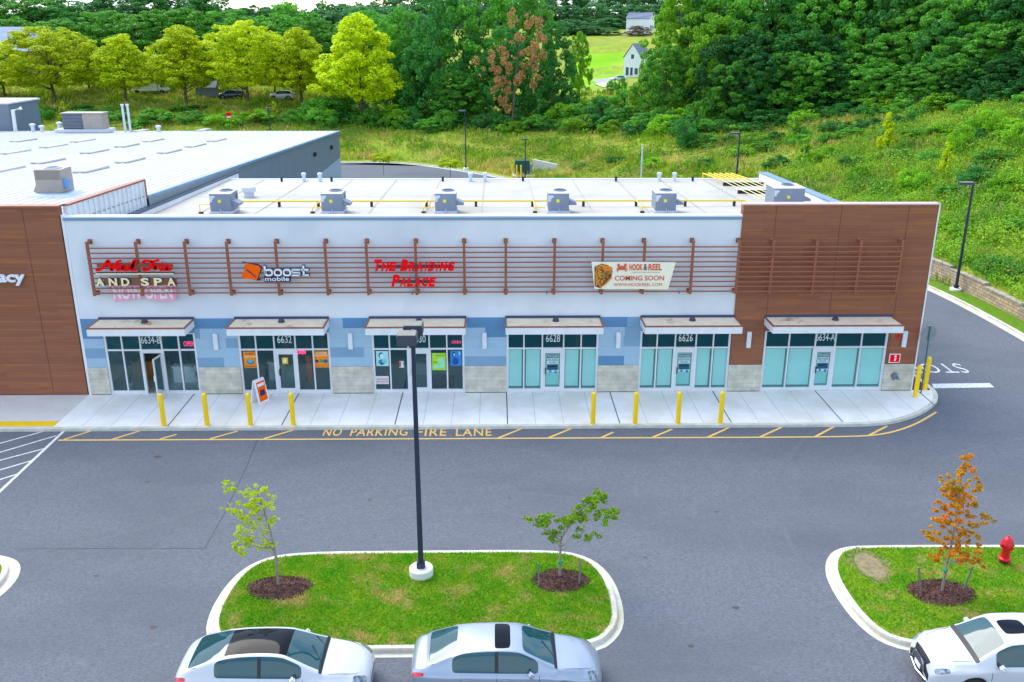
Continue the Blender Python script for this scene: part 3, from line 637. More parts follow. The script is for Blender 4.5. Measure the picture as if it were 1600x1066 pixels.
# sconces
for x in (-12.82,-6.68,-.53,5.64,11.68,18.93):
    y0=-.06 if x>11 else -.03
    mb=MB(); mb.box(x-.06,x+.06,y0-.02,y0,2.3,2.9); l=mb.build('wall_light',TRIMW,mall); MB().box(x-.105,x+.105,y0-.12,y0-.02,2.21,2.99).build('diffuser',mat('lamp_diffuser',srgb((225,230,238)),rough=.3),l,bevel=.015)
for x in (-15.1,-9.6,-3.75,2.3,8.3,14.9):
    mb=MB(); mb.tube([(x,-.02 if x<11 else -.06,4.92),(x,-.18,4.92),(x,-.2,4.84)],.035,8); mb.build('spotlight',mat('steel_blue',srgb((86,110,138)),rough=.4),mall)
# trellis
TX=[-17.85,-15.74,-13.62,-11.79,-9.66,-7.5,-5.69,-3.53,-1.39,.45,2.61,4.75,6.6,8.75,10.81,12.33,14.26,16.22,18.08]
tr=MB()
for k in range(10):
    z=5.02+(7.06-5.02)*k/9; tr.box(-17.9,18.12,-.47,-.43,z-.028,z+.028)
trel=tr.build('trellis',WOODB,mall)
for x in TX:
    mb=MB(); mb.box(x-.055,x+.055,-.43,-.33,4.88,7.33); mb.box(x-.05,x+.05,-.34,-.05,7.22,7.32); mb.box(x-.05,x+.05,-.34,-.05,4.90,5.0)
    mb.box(x-.09,x+.09,-.085,-.03,7.16,7.38); mb.box(x-.09,x+.09,-.085,-.03,4.84,5.06); mb.build('post',WOODB,trel)
# ---------------- neighbour store (left) ----------------
store=thing('store_building','large neighbouring store with brown panelled front, white metal roof and grey side wall','building',(-40,30,0))
MB().box(-75,-19.02,-.06,.3,0.05,8.78).build('wood_cladding',WOOD,store); 
mb=MB(); [mb.box(x-.012,x+.012,-.068,-.06,.06,8.75) for x in (-20.58,-23.5,-26.4)]; mb.build('cladding_seam',MATS['seam_brown'],store)
mb=MB(); mb.box(-75,-18.98,-.12,.36,8.78,8.86); mb.hexa([(-19.06,.36,8.78),(-18.74,.36,8.78),(-18.74,9.4,8.45),(-19.06,9.4,8.45),(-19.06,.36,8.86),(-18.74,.36,8.86),(-18.74,9.4,8.54),(-19.06,9.4,8.54)])
mb.box(-19.06,-18.72,9.3,9.5,7.5,8.54); mb.build('coping',WOODB,store)
lz=lambda y: 8.08-.0484*y
RIB=mat('ribbed_siding',srgb((222,226,230)),srgb((206,212,218)),scale=1,rough=.5)
mb=MB(); y=.36
while y<8.8:
    mb.box(-19.0,-18.80,y,y+.5,6.9,8.80-.0366*(y-.36)); mb.box(-19.0,-18.74,y+.42,y+.56,6.9,8.79-.0366*(y-.36)); y+=.56
mb.build('parapet_siding',RIB,store)
# ribbed roof
V=[];Fc=[]; xs=np.arange(-78,-18.78,.6); prof=[]
for x in xs: prof+= [(x,0),(x+.48,0),(x+.51,.045),(x+.57,.045)]
prof=np.array(prof); yy=np.array([.36,9.4,25,40,56,72.4]); n=len(prof)
for y in yy:
    for (x,h) in prof: V.append((min(x,-18.76),y,lz(y)+h))
a=np.arange(len(yy)-1)[:,None]*n+np.arange(n-1)[None]; Fq=np.stack([a,a+1,a+n+1,a+n],2).reshape(-1,4)
V=np.array(V)-np.array([-40,30,0]); MROOF=mat('metal_roof',srgb((196,195,193)),srgb((190,189,188)),scale=.3,rough=.75,c3=srgb((188,188,188)),scale3=.08)
np_mesh('roof',V,Fq,MROOF,store)
# side wall and gutter
mb=MB(); mb.cm=0; mb.hexa([(-19.1,.4,1.45),(-18.85,.4,1.45),(-18.85,72.4,1.45),(-19.1,72.4,1.45),(-19.1,.4,lz(.4)-.1),(-18.85,.4,lz(.4)-.1),(-18.85,72.4,lz(72.4)-.1),(-19.1,72.4,lz(72.4)-.1)])
mb.cm=1; mb.box(-19.12,-18.83,.4,72.4,-3,1.45); mb.build('side_wall',[GREYMETAL,mat('light_base',srgb((168,184,196)),srgb((160,178,192)),scale=.8,rough=.8)],store)
mb=MB(); mb.hexa([(-18.85,9.5,lz(9.5)-.14),(-18.66,9.5,lz(9.5)-.14),(-18.66,72.4,lz(72.4)-.14),(-18.85,72.4,lz(72.4)-.14),(-18.85,9.5,lz(9.5)+.06),(-18.66,9.5,lz(9.5)+.04),(-18.66,72.4,lz(72.4)+.04),(-18.85,72.4,lz(72.4)+.06)])
mb.build('rake_trim',COPE,store)
mb=MB(); mb.hexa([(-18.70,9.5,7.0),(-18.665,9.5,7.0),(-18.665,27,6.3),(-18.70,27,6.3),(-18.70,9.5,7.5),(-18.665,9.5,7.5),(-18.665,27,6.7),(-18.70,27,6.7)])
for k in range(62):
    y=9.6+k*.28; mb.box(-18.68,-18.64,y,y+.08,7.2-.038*(y-6)+.06,lz(y)-.1)
mb.build('wall_rib',mat('rib_grey',srgb((140,150,156)),rough=.5),store)
GUT=mat('gutter_blue',srgb((62,84,112)),rough=.4)
mb=MB(); mb.hexa([(-18.8,.4,7.32),(-18.42,.4,7.32),(-18.42,26.4,6.37),(-18.8,26.4,6.37),(-18.8,.4,7.44),(-18.42,.4,7.44),(-18.42,26.4,6.49),(-18.8,26.4,6.49)]); mb.build('gutter',GUT,store)
mb=MB(); mb.box(-75,-19.1,72.4,72.6,-3,lz(72.4)); mb.build('back_wall',GREYMETAL,store)
mb=MB()
for y in (56,66): mb.box(-18.85,-18.6,y,y+.5,lz(y)-1.7,lz(y)-1.3)
mb.build('wall_pack_light',DARK,store)
# higher grey block beyond with downspout
mb=MB(); mb.box(-90,-57.9,72.6,80,-3,7.7); mb.build('raised_block',GREYMETAL,store); MB().box(-90,-57.7,72.4,80.2,7.7,7.9).build('coping',COPEW,store)
mb=MB(); mb.tube([(-56.6,73,7.2),(-57.3,72.3,7.0),(-57.4,72.3,4.5)],.22,8); mb.build('downspout',TRIMW,store)
MB().prismY([(-64,4.5),(-59.0,4.5),(-64,5.4)],70,70.3).build('white_gable',TRIMW,store)
# skylights
for px,py in [(110,238),(250,265),(385,240),(70,293),(440,290),(590,262),(710,238),(785,290),(905,262),(1005,237),(225,335),(605,332),(25,375),(425,375),(650,193),(940,190)]:
    d=ray(px/2.963,140+py/2.963); t=(8.08-.0484*CAM[1]-CAM[2])/(d[2]+.0484*d[1]); c=CAM+d*t
    mb=MB(); L=2.0; 
    y0,y1=c[1]-L,c[1]+L; b=MB().hexa([(c[0]-.48,y0,lz(y0)+.02),(c[0]+.48,y0,lz(y0)+.02),(c[0]+.48,y1,lz(y1)+.02),(c[0]-.48,y1,lz(y1)+.02),(c[0]-.42,y0+.05,lz(y0)+.12),(c[0]+.42,y0+.05,lz(y0)+.12),(c[0]+.42,y1-.05,lz(y1)+.16),(c[0]-.42,y1-.05,lz(y1)+.16)])
    b.build('skylight',mat('skylight_panel',srgb((176,178,180)),srgb((168,171,174)),rough=.7),store,bevel=.03)
# ---------------- signs ----------------
RED=mat('sign_red',(.95,.0,.003),(.9,.0,.002),rough=.6,spec=.15); NAVY=mat('sign_navy',srgb((30,32,84)),rough=.4); WHT=mat('sign_white',srgb((240,242,248)),rough=.35); CREAM=mat('sign_cream',srgb((244,230,180)),rough=.4); RACE=mat('raceway_brown',srgb((128,84,60)),rough=.5); ORG=mat('sign_orange',(1,.13,.0),(.95,.12,.0),rough=.6,spec=.15)
# script sign, strokes as tubes in the plane of the letters (unit em coordinates)
def script(mb,strokes,x0,z0,sx,sz,y,r,y1):
    for st in strokes:
        P=chaikin(st,3,False); n=len(P); L=[(x0+p[0]*sx+p[1]*.28*sx*.28,z0+p[1]*sz) for p in P]
        # flat ribbon with depth
        L=np.array(L); t=np.gradient(L,axis=0); t/=np.hypot(*t.T)[:,None]+1e-9
        nn=np.stack([-t[:,1],t[:,0]],1); w=np.array([r*(.75+.45*abs(tt[1])) for tt in t])[:,None]
        A=L+nn*w; B=L-nn*w; i0=len(mb.v)
        for a,b in zip(A,B): mb.v+=[(a[0],y,a[1]),(b[0],y,b[1]),(a[0],y1,a[1]),(b[0],y1,b[1])]
        for k in range(n-1):
            i=i0+4*k; mb.f+=[(i,i+4,i+5,i+1),(i,i+2,i+6,i+4),(i+1,i+5,i+7,i+3)]; mb.m+=[mb.cm]*3
        mb.f+=[(i0,i0+1,i0+3,i0+2),(i0+4*n-4,i0+4*n-2,i0+4*n-1,i0+4*n-3)]; mb.m+=[mb.cm]*2
NAIL=[[(-.1,.15),(.0,.02),(.12,.05),(.3,.35),(.55,1.0),(.6,1.05)],[(.58,1.05),(.68,.5),(.78,.02)],[(.78,.02),(.95,.5),(1.12,.95),(1.3,1.0)],
 [(1.42,.5),(1.2,.55),(1.08,.3),(1.1,.05),(1.3,.05),(1.46,.5),(1.42,.15),(1.5,.02),(1.62,.12)],[(1.7,.52),(1.64,.2),(1.7,.02),(1.84,.12)],[(1.78,.74),(1.8,.78)],[(1.85,.2),(2.05,.7),(2.1,1.0),(2.02,1.05),(1.95,.5),(1.93,.1),(2.0,0),(2.14,.12)]]
TRIX=[[(2.62,.75),(2.5,.85),(2.6,1.02),(2.85,.95),(3.1,.92),(3.4,1.05)],[(3.05,.95),(2.98,.5),(2.88,.1),(2.7,0),(2.55,.1),(2.62,.25)],[(3.12,.5),(3.22,.45),(3.2,.02)],[(3.2,.2),(3.3,.5),(3.42,.5)],[(3.55,.5),(3.5,.2),(3.55,.02),(3.68,.1)],[(3.62,.74),(3.64,.78)],[(3.72,.5),(3.82,.45),(3.88,.1),(4.02,.02),(4.1,.15)],[(4.12,.5),(4.0,.45),(3.85,.1),(3.72,.02)]]
sg=thing('shop_sign','red script nail salon letters over cream AND SPA lettering on the trellis','sign',(-15.9,-.47,6.0))
mb=MB(); script(mb,NAIL+TRIX,-17.45,6.10,.78,.44,-.66,.056,-.56); mb.build('script_lettering',RED,sg)
mb=MB(); mb.box(-17.5,-14.2,-.53,-.48,6.22,6.40); mb.build('raceway',RACE,sg)
mb=MB(); mb.box(-17.6,-14.2,-.56,-.49,5.9,5.96); mb.build('underline',CREAM,sg); MB().box(-17.58,-14.15,-.5,-.475,5.93,6.0).build('underline_back_bar',NAVY,sg)  # cream underline with a navy bar set behind it
x=-17.38
for ch,xx in zip('ANDSPA',[151,171,190.5,221,241.5,262]):
    p=F(xx,446,-.6); mb=wall_text(MB(),ch,p[0],p[0]+.36,5.40,5.76,-.6,.03,bold=.035); mb.build('letter',CREAM,sg); wall_text(MB(),ch,p[0]-.015,p[0]+.38,5.385,5.775,-.52,.06,bold=.06).build('letter_edge',NAVY,sg)
MB().box(-17.3,-14.1,-.52,-.48,5.42,5.70).build('raceway',RACE,sg)
PINK=mat('banner_pink',srgb((238,168,196)),srgb((232,156,188)),rough=.7)
bn=tag(MB().prismY([(-17.25,5.45),(-14.25,5.42),(-14.3,4.62),(-15.1,4.6),(-15.75,4.78),(-16.4,4.68),(-17.0,4.56)],-.32,-.30).build('banner',PINK),'pale pink hanging cloth reading NOW OPEN below the nail salon letters','banner')
wall_text(MB(),'NOW OPEN',-17.05,-14.42,4.72,5.3,-.325,.004,bold=.03).build('lettering',WHT,bn)
sg=thing('shop_sign','orange flag logo with white rounded lowercase phone shop lettering','sign',(-9.8,-.47,6.0))
mb=MB(); mb.prismY([(-11.02,6.42),(-10.42,6.28),(-10.34,6.2),(-10.36,6.08),(-10.52,5.72),(-10.56,5.64),(-11.16,5.74),(-11.2,5.86),(-10.98,6.26)],-.62,-.5); mb.build('logo',ORG,sg)
mb=MB(); mb.prismY([(-11.16,6.47),(-10.42,6.33),(-10.30,6.22),(-10.33,6.06),(-10.5,5.7),(-10.36,5.62),(-10.55,5.6),(-11.1,5.72),(-11.02,6.38)],-.53,-.47); mb.hexa([(-10.98,-.632,6.12),(-10.92,-.632,6.14),(-10.92,-.62,6.14),(-10.98,-.62,6.12),(-10.6,-.632,5.78),(-10.56,-.632,5.80),(-10.56,-.62,5.80),(-10.6,-.62,5.78)]); mb.build('logo_edge',NAVY,sg)
def rr(mb,cx,cz,w,h,r,t,y0,y1,open_=None):
    """rounded rectangular ring stroke"""
    P=[]
    for (sx,sz,a0) in ((1,1,0),(-1,1,90),(-1,-1,180),(1,-1,270)):
        for k in range(5):
            a=rad(a0+22.5*k); P.append((cx+sx*(w/2-r)+r*math.cos(a),cz+sz*(h/2-r)+r*math.sin(a)))
    n=len(P); i0=len(mb.v)
    for p in P:
        q=(cx+(p[0]-cx)*(1-2*t/w),cz+(p[1]-cz)*(1-2*t/h)); mb.v+=[(p[0],y0,p[1]),(q[0],y0,q[1]),(p[0],y1,p[1]),(q[0],y1,q[1])]
    for k in range(n):
        i=i0+4*k;j=i0+4*((k+1)%n); mb.f+=[(i,j,j+1,i+1),(i,i+2,j+2,j),(i+1,j+1,j+3,i+3)]; mb.m+=[mb.cm]*3
def boost(mb,e,y0,y1):
    h=.30; z=5.98; t=.065+e
    xs=[-10.0,-9.60,-9.20]
    for k,cx in enumerate(xs): rr(mb,cx,z,.36+e,h+.02+e,.13,t,y0,y1)
    mb.box(-10.2-e/2,-10.13+e/2,y0,y1,z-.05,z+.30+e/2)
    # s
    sx0,sx1=-9.0-e/2,-8.62+e/2
    for zz in (-.125,0,.125): mb.box(sx0,sx1,y0,y1,z+zz-.03-e/2,z+zz+.03+e/2)
    mb.box(sx0,sx0+.06+e/2,y0,y1,z-.0,z+.14); mb.box(sx1-.06-e/2,sx1,y0,y1,z-.14,z)
    mb.box(-8.50-e/2,-8.43+e/2,y0,y1,z-.15-e/2,z+.30+e/2); mb.box(-8.58-e/2,-8.25+e/2,y0,y1,z+.09-e/2,z+.155+e/2); mb.box(-8.46,-8.25+e/2,y0,y1,z-.155-e/2,z-.09+e/2)
    return mb
boost(MB(),0,-.62,-.52).build('lettering',WHT,sg); boost(MB(),.07,-.52,-.47).build('letter_edge',NAVY,sg)
MB().box(-10.24,-9.08,-.52,-.47,5.54,5.80).build('backing_plate',NAVY,sg); wall_text(MB(),'mobile',-10.2,-9.14,5.58,5.78,-.52,.02,bold=.01).build('lettering',WHT,sg)
sg=thing('shop_sign','red italic capital letters of the braiding salon in two rows on the trellis','sign',(-3.6,-.47,5.9))
def caps(line,px0,px1,pyb,big,small):
    """small-caps line laid letter by letter"""
    n=sum(1.12 if c.isupper() else (.5 if c==' ' else (.55 if c=='i' else 1)) for c in line); x=px0; u=(px1-px0)/n
    for c in line:
        w=1.12 if c.isupper() else (.5 if c==' ' else (.55 if c=='i' else 1))
        if c!=' ':
            h=big if c.isupper() else small; a=x+u*.06; b=x+u*w-u*.06
            if c=='i': a+=u*.12;b-=u*.12
            mb=text_on(MB(),c.upper(),(a,-.6,pyb),(b-a,0,0),(h*.22,0,h),(0,-1,0),.05,bold=.055); mb.build('letter',RED,sg)
        x+=u*w
caps('The Braiding',-5.45,-1.85,6.04,.53,.43); caps('Palace',-4.65,-2.70,5.34,.53,.43)
MB().box(-5.2,-1.9,-.54,-.48,6.16,6.30).build('raceway',mat('raceway_mauve',srgb((88,70,84)),rough=.5),sg); MB().box(-4.4,-2.75,-.54,-.48,5.48,5.60).build('raceway',MATS['raceway_mauve'],sg)
# banner
BW=mat('banner_cream',srgb((248,240,212)),srgb((240,236,214)),rough=.6)
bn=thing('banner','cream banner with a seafood bowl, red crab and COMING SOON hung over the trellis','banner',(6.1,-.5,5.7))
nx=24; mb=MB(); 
def bz(u,v):
    x=4.24+3.75*u+(.17*(1-v))*(1-u)-.28*(1-v)*u; return (x,-.53-.035*math.sin(u*9)*.6,5.14+.03*(1-u)+1.25*v)
for j in range(7):
    for i in range(nx): mb.v.append(bz(i/(nx-1),j/6))
for j in range(6):
    for i in range(nx-1): a=j*nx+i; mb.f.append((a,a+1,a+nx+1,a+nx)); mb.m.append(0)
sheet=mb.build('cloth',BW,bn)
sol=sheet.modifiers.new('thickness','SOLIDIFY'); sol.thickness=.01
RB=mat('banner_red',srgb((226,92,52)),rough=.6); RB2=mat('banner_brick',srgb((206,84,64)),rough=.6); NV=mat('banner_slate',srgb((56,72,100)),rough=.6)
yb=-.562
wall_text(MB(),'HOOK',5.93,6.52,6.03,6.32,yb,.004,bold=.03).build('lettering',RB,bn); wall_text(MB(),'&',6.57,6.72,6.03,6.33,yb,.004,bold=.02).build('lettering',NV,bn); wall_text(MB(),'REEL',6.78,7.38,6.03,6.32,yb,.004,bold=.03).build('lettering',RB,bn)
wall_text(MB(),'CAJUN SEAFOOD & BAR',6.05,7.3,5.90,5.96,yb,.003).build('lettering',NV,bn)
wall_text(MB(),'COMING SOON',5.3,7.5,5.56,5.79,yb,.004,bold=.01).build('lettering',RB2,bn)
wall_text(MB(),'WWW.HOOKREEL.COM',5.25,7.42,5.30,5.45,yb,.004).build('lettering',RB2,bn)
mb=MB(); cx,cz=5.6,6.14
def disc(mb,x,z,rx,rz_,y,n=14): mb.quad(*[(x+rx*math.cos(2*math.pi*k/n),y,z+rz_*math.sin(2*math.pi*k/n)) for k in range(n)])
disc(mb,cx,cz,.15,.10,yb)
for s in (-1,1):
    disc(mb,cx+s*.15,cz+.13,.06,.075,yb-.002)
    for k in range(3): mb.tube([(cx+s*.1,yb,cz-.02-.03*k),(cx+s*.22,yb,cz-.02-.05*k),(cx+s*(.22-.03*k),yb,cz-.12-.03*k)],.014,5)
    mb.tube([(cx+s*.1,yb,cz+.03),(cx+s*.19,yb,cz+.06),(cx+s*.16,yb,cz+.12)],.022,5)
mb.build('crab_emblem',RB,bn)
fm=[mat('bowl_orange',srgb((232,140,44)),rough=.6),mat('bowl_gold',srgb((214,170,50)),rough=.6),mat('bowl_red',srgb((196,80,48)),rough=.6),mat('bowl_green',srgb((128,140,40)),rough=.6),mat('bowl_brown',srgb((112,62,40)),rough=.6)]
mb=MB(); rr_=random.Random(4)
mb.cm=4; mb.quad((4.42,yb+.006,5.3),(4.68,yb+.006,5.2),(5.15,yb+.006,5.75),(5.2,yb+.006,6.0),(5.0,yb+.006,6.26),(4.7,yb+.006,6.34),(4.38,yb+.006,6.2))
for k in range(170):
    u,v=rr_.uniform(4.45,5.15),rr_.uniform(5.3,6.3)
    if (v-5.2)<(u-4.6)*1.2 or v>6.33-(abs(u-4.75))*.35 : continue
    mb.cm=rr_.choice([0,0,1,1,2,3,4]); disc(mb,u,v,rr_.uniform(.03,.06),rr_.uniform(.02,.045),yb-.001-k*.0001,8)
mb.cm=0
for k in range(5): mb.tube([(4.62+.1*k,yb-.012,6.3-.03*k),(4.78+.08*k,yb-.012,6.18),(4.86+.06*k,yb-.012,6.0)],.04,6)
mb.tube([(4.42,yb-.012,5.95),(4.52,yb-.012,5.6),(4.68,yb-.012,5.26),(4.9,yb-.012,5.42),(5.16,yb-.012,5.72)],.035,6)
mb.build('food_picture',fm,bn)
# pharmacy
sg=thing('shop_sign','white lowercase pharmacy lettering on the brown panelled store front','sign',(-22.5,-.06,5.6))
wall_text(MB(),'pharmacy',-24.35,-20.88,5.33,5.98,-.14,.12,bold=.03).build('lettering',WHT,sg)
# fire signs
sg=tag(MB().box(18.36,18.88,-.09,-.065,1.42,1.86).build('fire_sign',WHT),'square red and white fire connection sign on the brown pier','sign')
MB().box(18.395,18.845,-.096,-.09,1.455,1.825).build('face',RED,sg); mb=MB(); disc(mb,18.64,1.74,.055,.055,-.099); mb.hexa([(18.6,-.1,1.53),(18.66,-.1,1.51),(18.66,-.097,1.51),(18.6,-.097,1.53),(18.62,-.1,1.66),(18.7,-.1,1.66),(18.7,-.097,1.66),(18.62,-.097,1.66)]); mb.build('symbol',WHT,sg)
s=tag(MB().lathe([(.0,0),(.07,0),(.09,.03)],(18.64,-.06,2.75),12).build('alarm_strobe',RED,bevel=0),'small red alarm strobe beside the right wall light','alarm'); s.data.transform(Matrix.Translation((18.64,-.1,2.75))@Matrix.Rotation(rad(90),4,'X')@Matrix.Translation((-18.64,.06,-2.75)))
fd=thing('fire_connection','round blue grey fire department connection on the stone base','hydrant valve',(18.7,-.1,.75))
mb=MB(); mb.tube([(18.72,-.07,.78),(18.72,-.22,.76)],[.11,.13],14); mb.tube([(18.62,-.2,.74),(18.60,-.3,.66)],.055,10); mb.tube([(18.82,-.2,.74),(18.84,-.3,.66)],.055,10); mb.build('valve_body',mat('valve_blue',srgb((110,140,176)),rough=.3,metal=.4),fd,smooth=True)
mb=MB(); mb.tube([(18.72,-.075,.78),(18.72,-.09,.78)],[.17,.17],16); mb.build('wall_plate',mat('brass',srgb((190,170,120)),rough=.3,metal=.6),fd)
# posters, things in shop windows
def poster(name,label,x0,x1,z0,z1,c,extra,group=None,dy=0):
    p=tag(MB().box(x0,x1,.058,.064,z0,z1).build(name,mat('poster_'+c[0],srgb(c[1]),srgb(tuple(int(k*.92) for k in c[1])),rough=.6)),label,'poster',group)
    for (t,kind,u0,u1,v0,v1,col) in extra:
        X0=x0+(x1-x0)*u0;X1=x0+(x1-x0)*u1;Z0=z0+(z1-z0)*v0;Z1=z0+(z1-z0)*v1; m=mat('ink_%d_%d_%d'%col,srgb(col),rough=.6)
        mb=MB()
        if kind=='t': wall_text(mb,t,X0,X1,Z0,Z1,.057,.002,bold=.01)
        elif kind=='d': disc(mb,(X0+X1)/2,(Z0+Z1)/2,(X1-X0)/2,(Z1-Z0)/2,.0565-.0002*len(p.children))
        else: mb.box(X0,X1,.0562,.0572,Z0,Z1)
        mb.build('printed_'+('lettering' if kind=='t' else 'picture'),m,p)
    p.location.y+=dy
    return p
OR=(236,140,20)
poster('poster','orange poster with a blue picture at the left of the phone shop window',-11.68,-11.02,1.26,2.06,('orange',OR),[('UNLIMITED','t',.1,.85,.82,.93,(180,80,20)),('TALK & TEXT','t',.05,.95,.64,.74,(250,240,210)),('','d',.2,.75,.22,.5,(30,110,170)),('','d',.3,.65,.3,.5,(60,190,190)),('','b',.05,.95,.05,.14,(200,100,10))])
poster('poster','orange poster with coloured phones at the right of the phone shop window',-8.42,-7.76,1.26,2.06,('orange',OR),[('4 PHONES','t',.15,.9,.84,.94,(250,235,200)),('FREE SWITCH','t',.05,.95,.7,.8,(250,235,200)),('','d',.05,.3,.3,.5,(60,40,110)),('','d',.35,.65,.3,.52,(70,150,40)),('','d',.62,.95,.28,.5,(40,90,160)),('','b',.1,.9,.08,.14,(210,120,10))])
poster('poster','small yellow notice taped high on the phone shop door',-9.9,-9.64,1.46,1.76,('yellow',(240,205,60)),[('','b',.3,.7,.2,.8,(250,240,190))],dy=-.018)
poster('poster','teal hair poster with a profile at the left of the braiding shop window',-5.56,-4.98,1.32,2.06,('pale_teal',(170,225,228)),[('','d',.2,.6,.5,.92,(20,110,130)),('','d',.3,.62,.5,.82,(190,235,235)),('','d',.15,.75,.1,.45,(30,140,155)),('','d',.45,.85,.2,.5,(120,205,210)),('','d',.3,.6,.08,.2,(10,80,100))])
poster('poster','lime green price list poster right of the braiding shop door',-2.98,-2.34,1.10,1.95,('lime',(170,226,50)),[('HAIR','t',.08,.4,.42,.54,(40,110,50)),('PRICE LIST','t',.3,.95,.82,.9,(70,130,60)),('','b',.5,.9,.14,.7,(150,225,190)),('','b',.1,.45,.1,.3,(150,225,190))])
poster('poster','deep blue hair model poster at the right of the braiding shop window',-2.12,-1.6,1.32,2.06,('blue',(40,140,210)),[('','d',.15,.5,.55,.95,(20,50,130)),('','d',.25,.45,.62,.85,(120,200,235)),('','d',.15,.75,.05,.55,(25,70,165)),('','b',.75,.88,.7,.95,(150,215,240))])
poster('poster','small white red and teal notice left of the braiding shop door',-4.5,-4.28,1.24,1.56,('white',(225,225,230)),[('','b',0,.4,.1,.95,(210,70,70)),('','b',.8,1,.2,.9,(70,180,180))])
poster('poster','white sign with two red lines low in the braiding shop window',-5.62,-5.02,.42,.82,('white',(225,225,230)),[('HAIR BRAIDING','t',.08,.95,.52,.74,(205,40,50)),('WALK INS WELCOME','t',.04,.98,.2,.42,(205,40,50))])
for i in (3,4,5):
    a,b,_=SF[i]; w=b-a; c=(a+w*(.39 if i<5 else .417)+a+w*(.62 if i<5 else .578))/2
    poster('poster',f'teal and navy FOR LEASE sheet on the {["6628","6626","6634-A"][i-3]} shop door',c-.27,c+.27,.98,1.88,('lease',(190,225,225)),[('','b',.02,.98,.78,.98,(20,90,100)),('FOR LEASE','t',.08,.92,.82,.94,(200,235,235)),('ARUNDEL','t',.03,.97,.62,.74,(20,70,90)),('PLAZA','t',.2,.8,.48,.59,(20,70,90)),('','b',.02,.98,.12,.44,(16,84,110)),('','b',.1,.9,.3,.34,(150,210,220)),('','d',.2,.42,-.02,.12,(50,120,200)),('','d',.66,.9,-.06,.1,(50,120,200))],group='lease sheets on the empty shop doors',dy=-.018)
NEON=mat('neon_red',(1,.03,.12),rough=.4,emit=1.6)
def neon(label,s,x0,x1,z0,z1):
    p=tag(MB().box(x0-.06,x1+.06,.16,.18,z0-.07,z1+.07).build('open_sign',mat('neon_backing',(.02,.03,.12),rough=.5)),label,'sign'); wall_text(MB(),s,x0,x1,z0,z1,.155,.02,bold=.02).build('lit_lettering',NEON,p)
neon('lit red OPEN sign high in the nail salon window','OPEN',-14.38,-13.86,2.3,2.55); neon('lit red OPEN sign in the phone shop window right of the door','OPEN',-9.2,-8.82,1.9,2.08); neon('lit red OPEN sign high in the braiding shop window','OPEN',-2.05,-1.62,2.38,2.52)
# inside the shops
def potted(x,y,label,h=.9):
    t=thing('potted_plant',label,'plant',(x,y,.02)); mb=MB(); mb.lathe([(.1,0),(.15,.25),(.16,.27),(.13,.27)],(x,y,.02),14); mb.build('pot',TRIMW,t,smooth=True)
    mb=MB(); r=random.Random(int(x*100))
    for k in range(60):
        a=r.uniform(0,6.28); e=r.uniform(.1,.42); z1=.25+r.uniform(.2,h); 
        p0=Vector((x,y,.28)); p1=Vector((x+e*math.cos(a)*.6,y+e*math.sin(a)*.6,.3+z1*.8)); p2=Vector((x+e*math.cos(a),y+e*math.sin(a),.3+z1*.7)); s=Vector((-math.sin(a),math.cos(a),0))*.03
        mb.quad(p0-s*.3,p0+s*.3,p1+s,p1-s); mb.quad(p1-s,p1+s,p2+s*.1,p2-s*.1)
    mb.build('leaves',leafmat('houseplant',srgb((52,120,60)),srgb((80,150,70)),rnd=0),t)
potted(-17.35,.7,'leafy potted plant in the leftmost pane of the nail salon'); potted(-14.05,.7,'leafy potted plant in a white pot in the right pane of the nail salon')
WD=mat('desk_wood',srgb((190,120,50)),srgb((160,95,40)),scale=4,rough=.5)
def desk(label,x,y,w,d,h,m,cat='counter',name='counter',g=None):
    t=thing(name,label,cat,(x,y,.02),0,g); MB().box(x-w/2,x+w/2,y-d/2,y+d/2,h-.05,h).build('top',m,t,bevel=.01); MB().box(x-w/2+.05,x+w/2-.05,y-d/2+.06,y+d/2-.06,.02,h-.05).build('base',m,t)
desk('orange brown wooden counter behind the left pane of the nail salon',-17.0,1.9,1.2,.5,1.0,WD); desk('white manicure table inside the nail salon right of the open door',-14.9,1.6,1.3,.5,.85,TRIMW,'table','manicure_table'); desk('dark reception counter deep inside the nail salon door',-15.9,3.6,1.0,.6,1.05,mat('dark_wood',(.05,.02,.02),rough=.4)); desk('long orange display counter in the phone shop',-9.6,5.2,3.4,.6,1.0,ORG); desk('orange display stand behind the phone shop door',-9.0,1.6,.35,.35,1.35,ORG,'stand','display_stand'); desk('white display stand in the phone shop left pane',-10.8,1.8,.5,.4,.95,TRIMW,'stand','display_stand')
desk('reddish brown counter deep in the braiding shop',-3.4,6.2,3.2,.6,1.0,WD)
tag(MB().box(-4.4,-2.0,.3,2.2,.02,.035).build('floor_mat',mat('red_mat',srgb((170,50,80)),srgb((150,40,70)),scale=9,rough=.9)),'dark red floor mat inside the braiding shop door','mat')
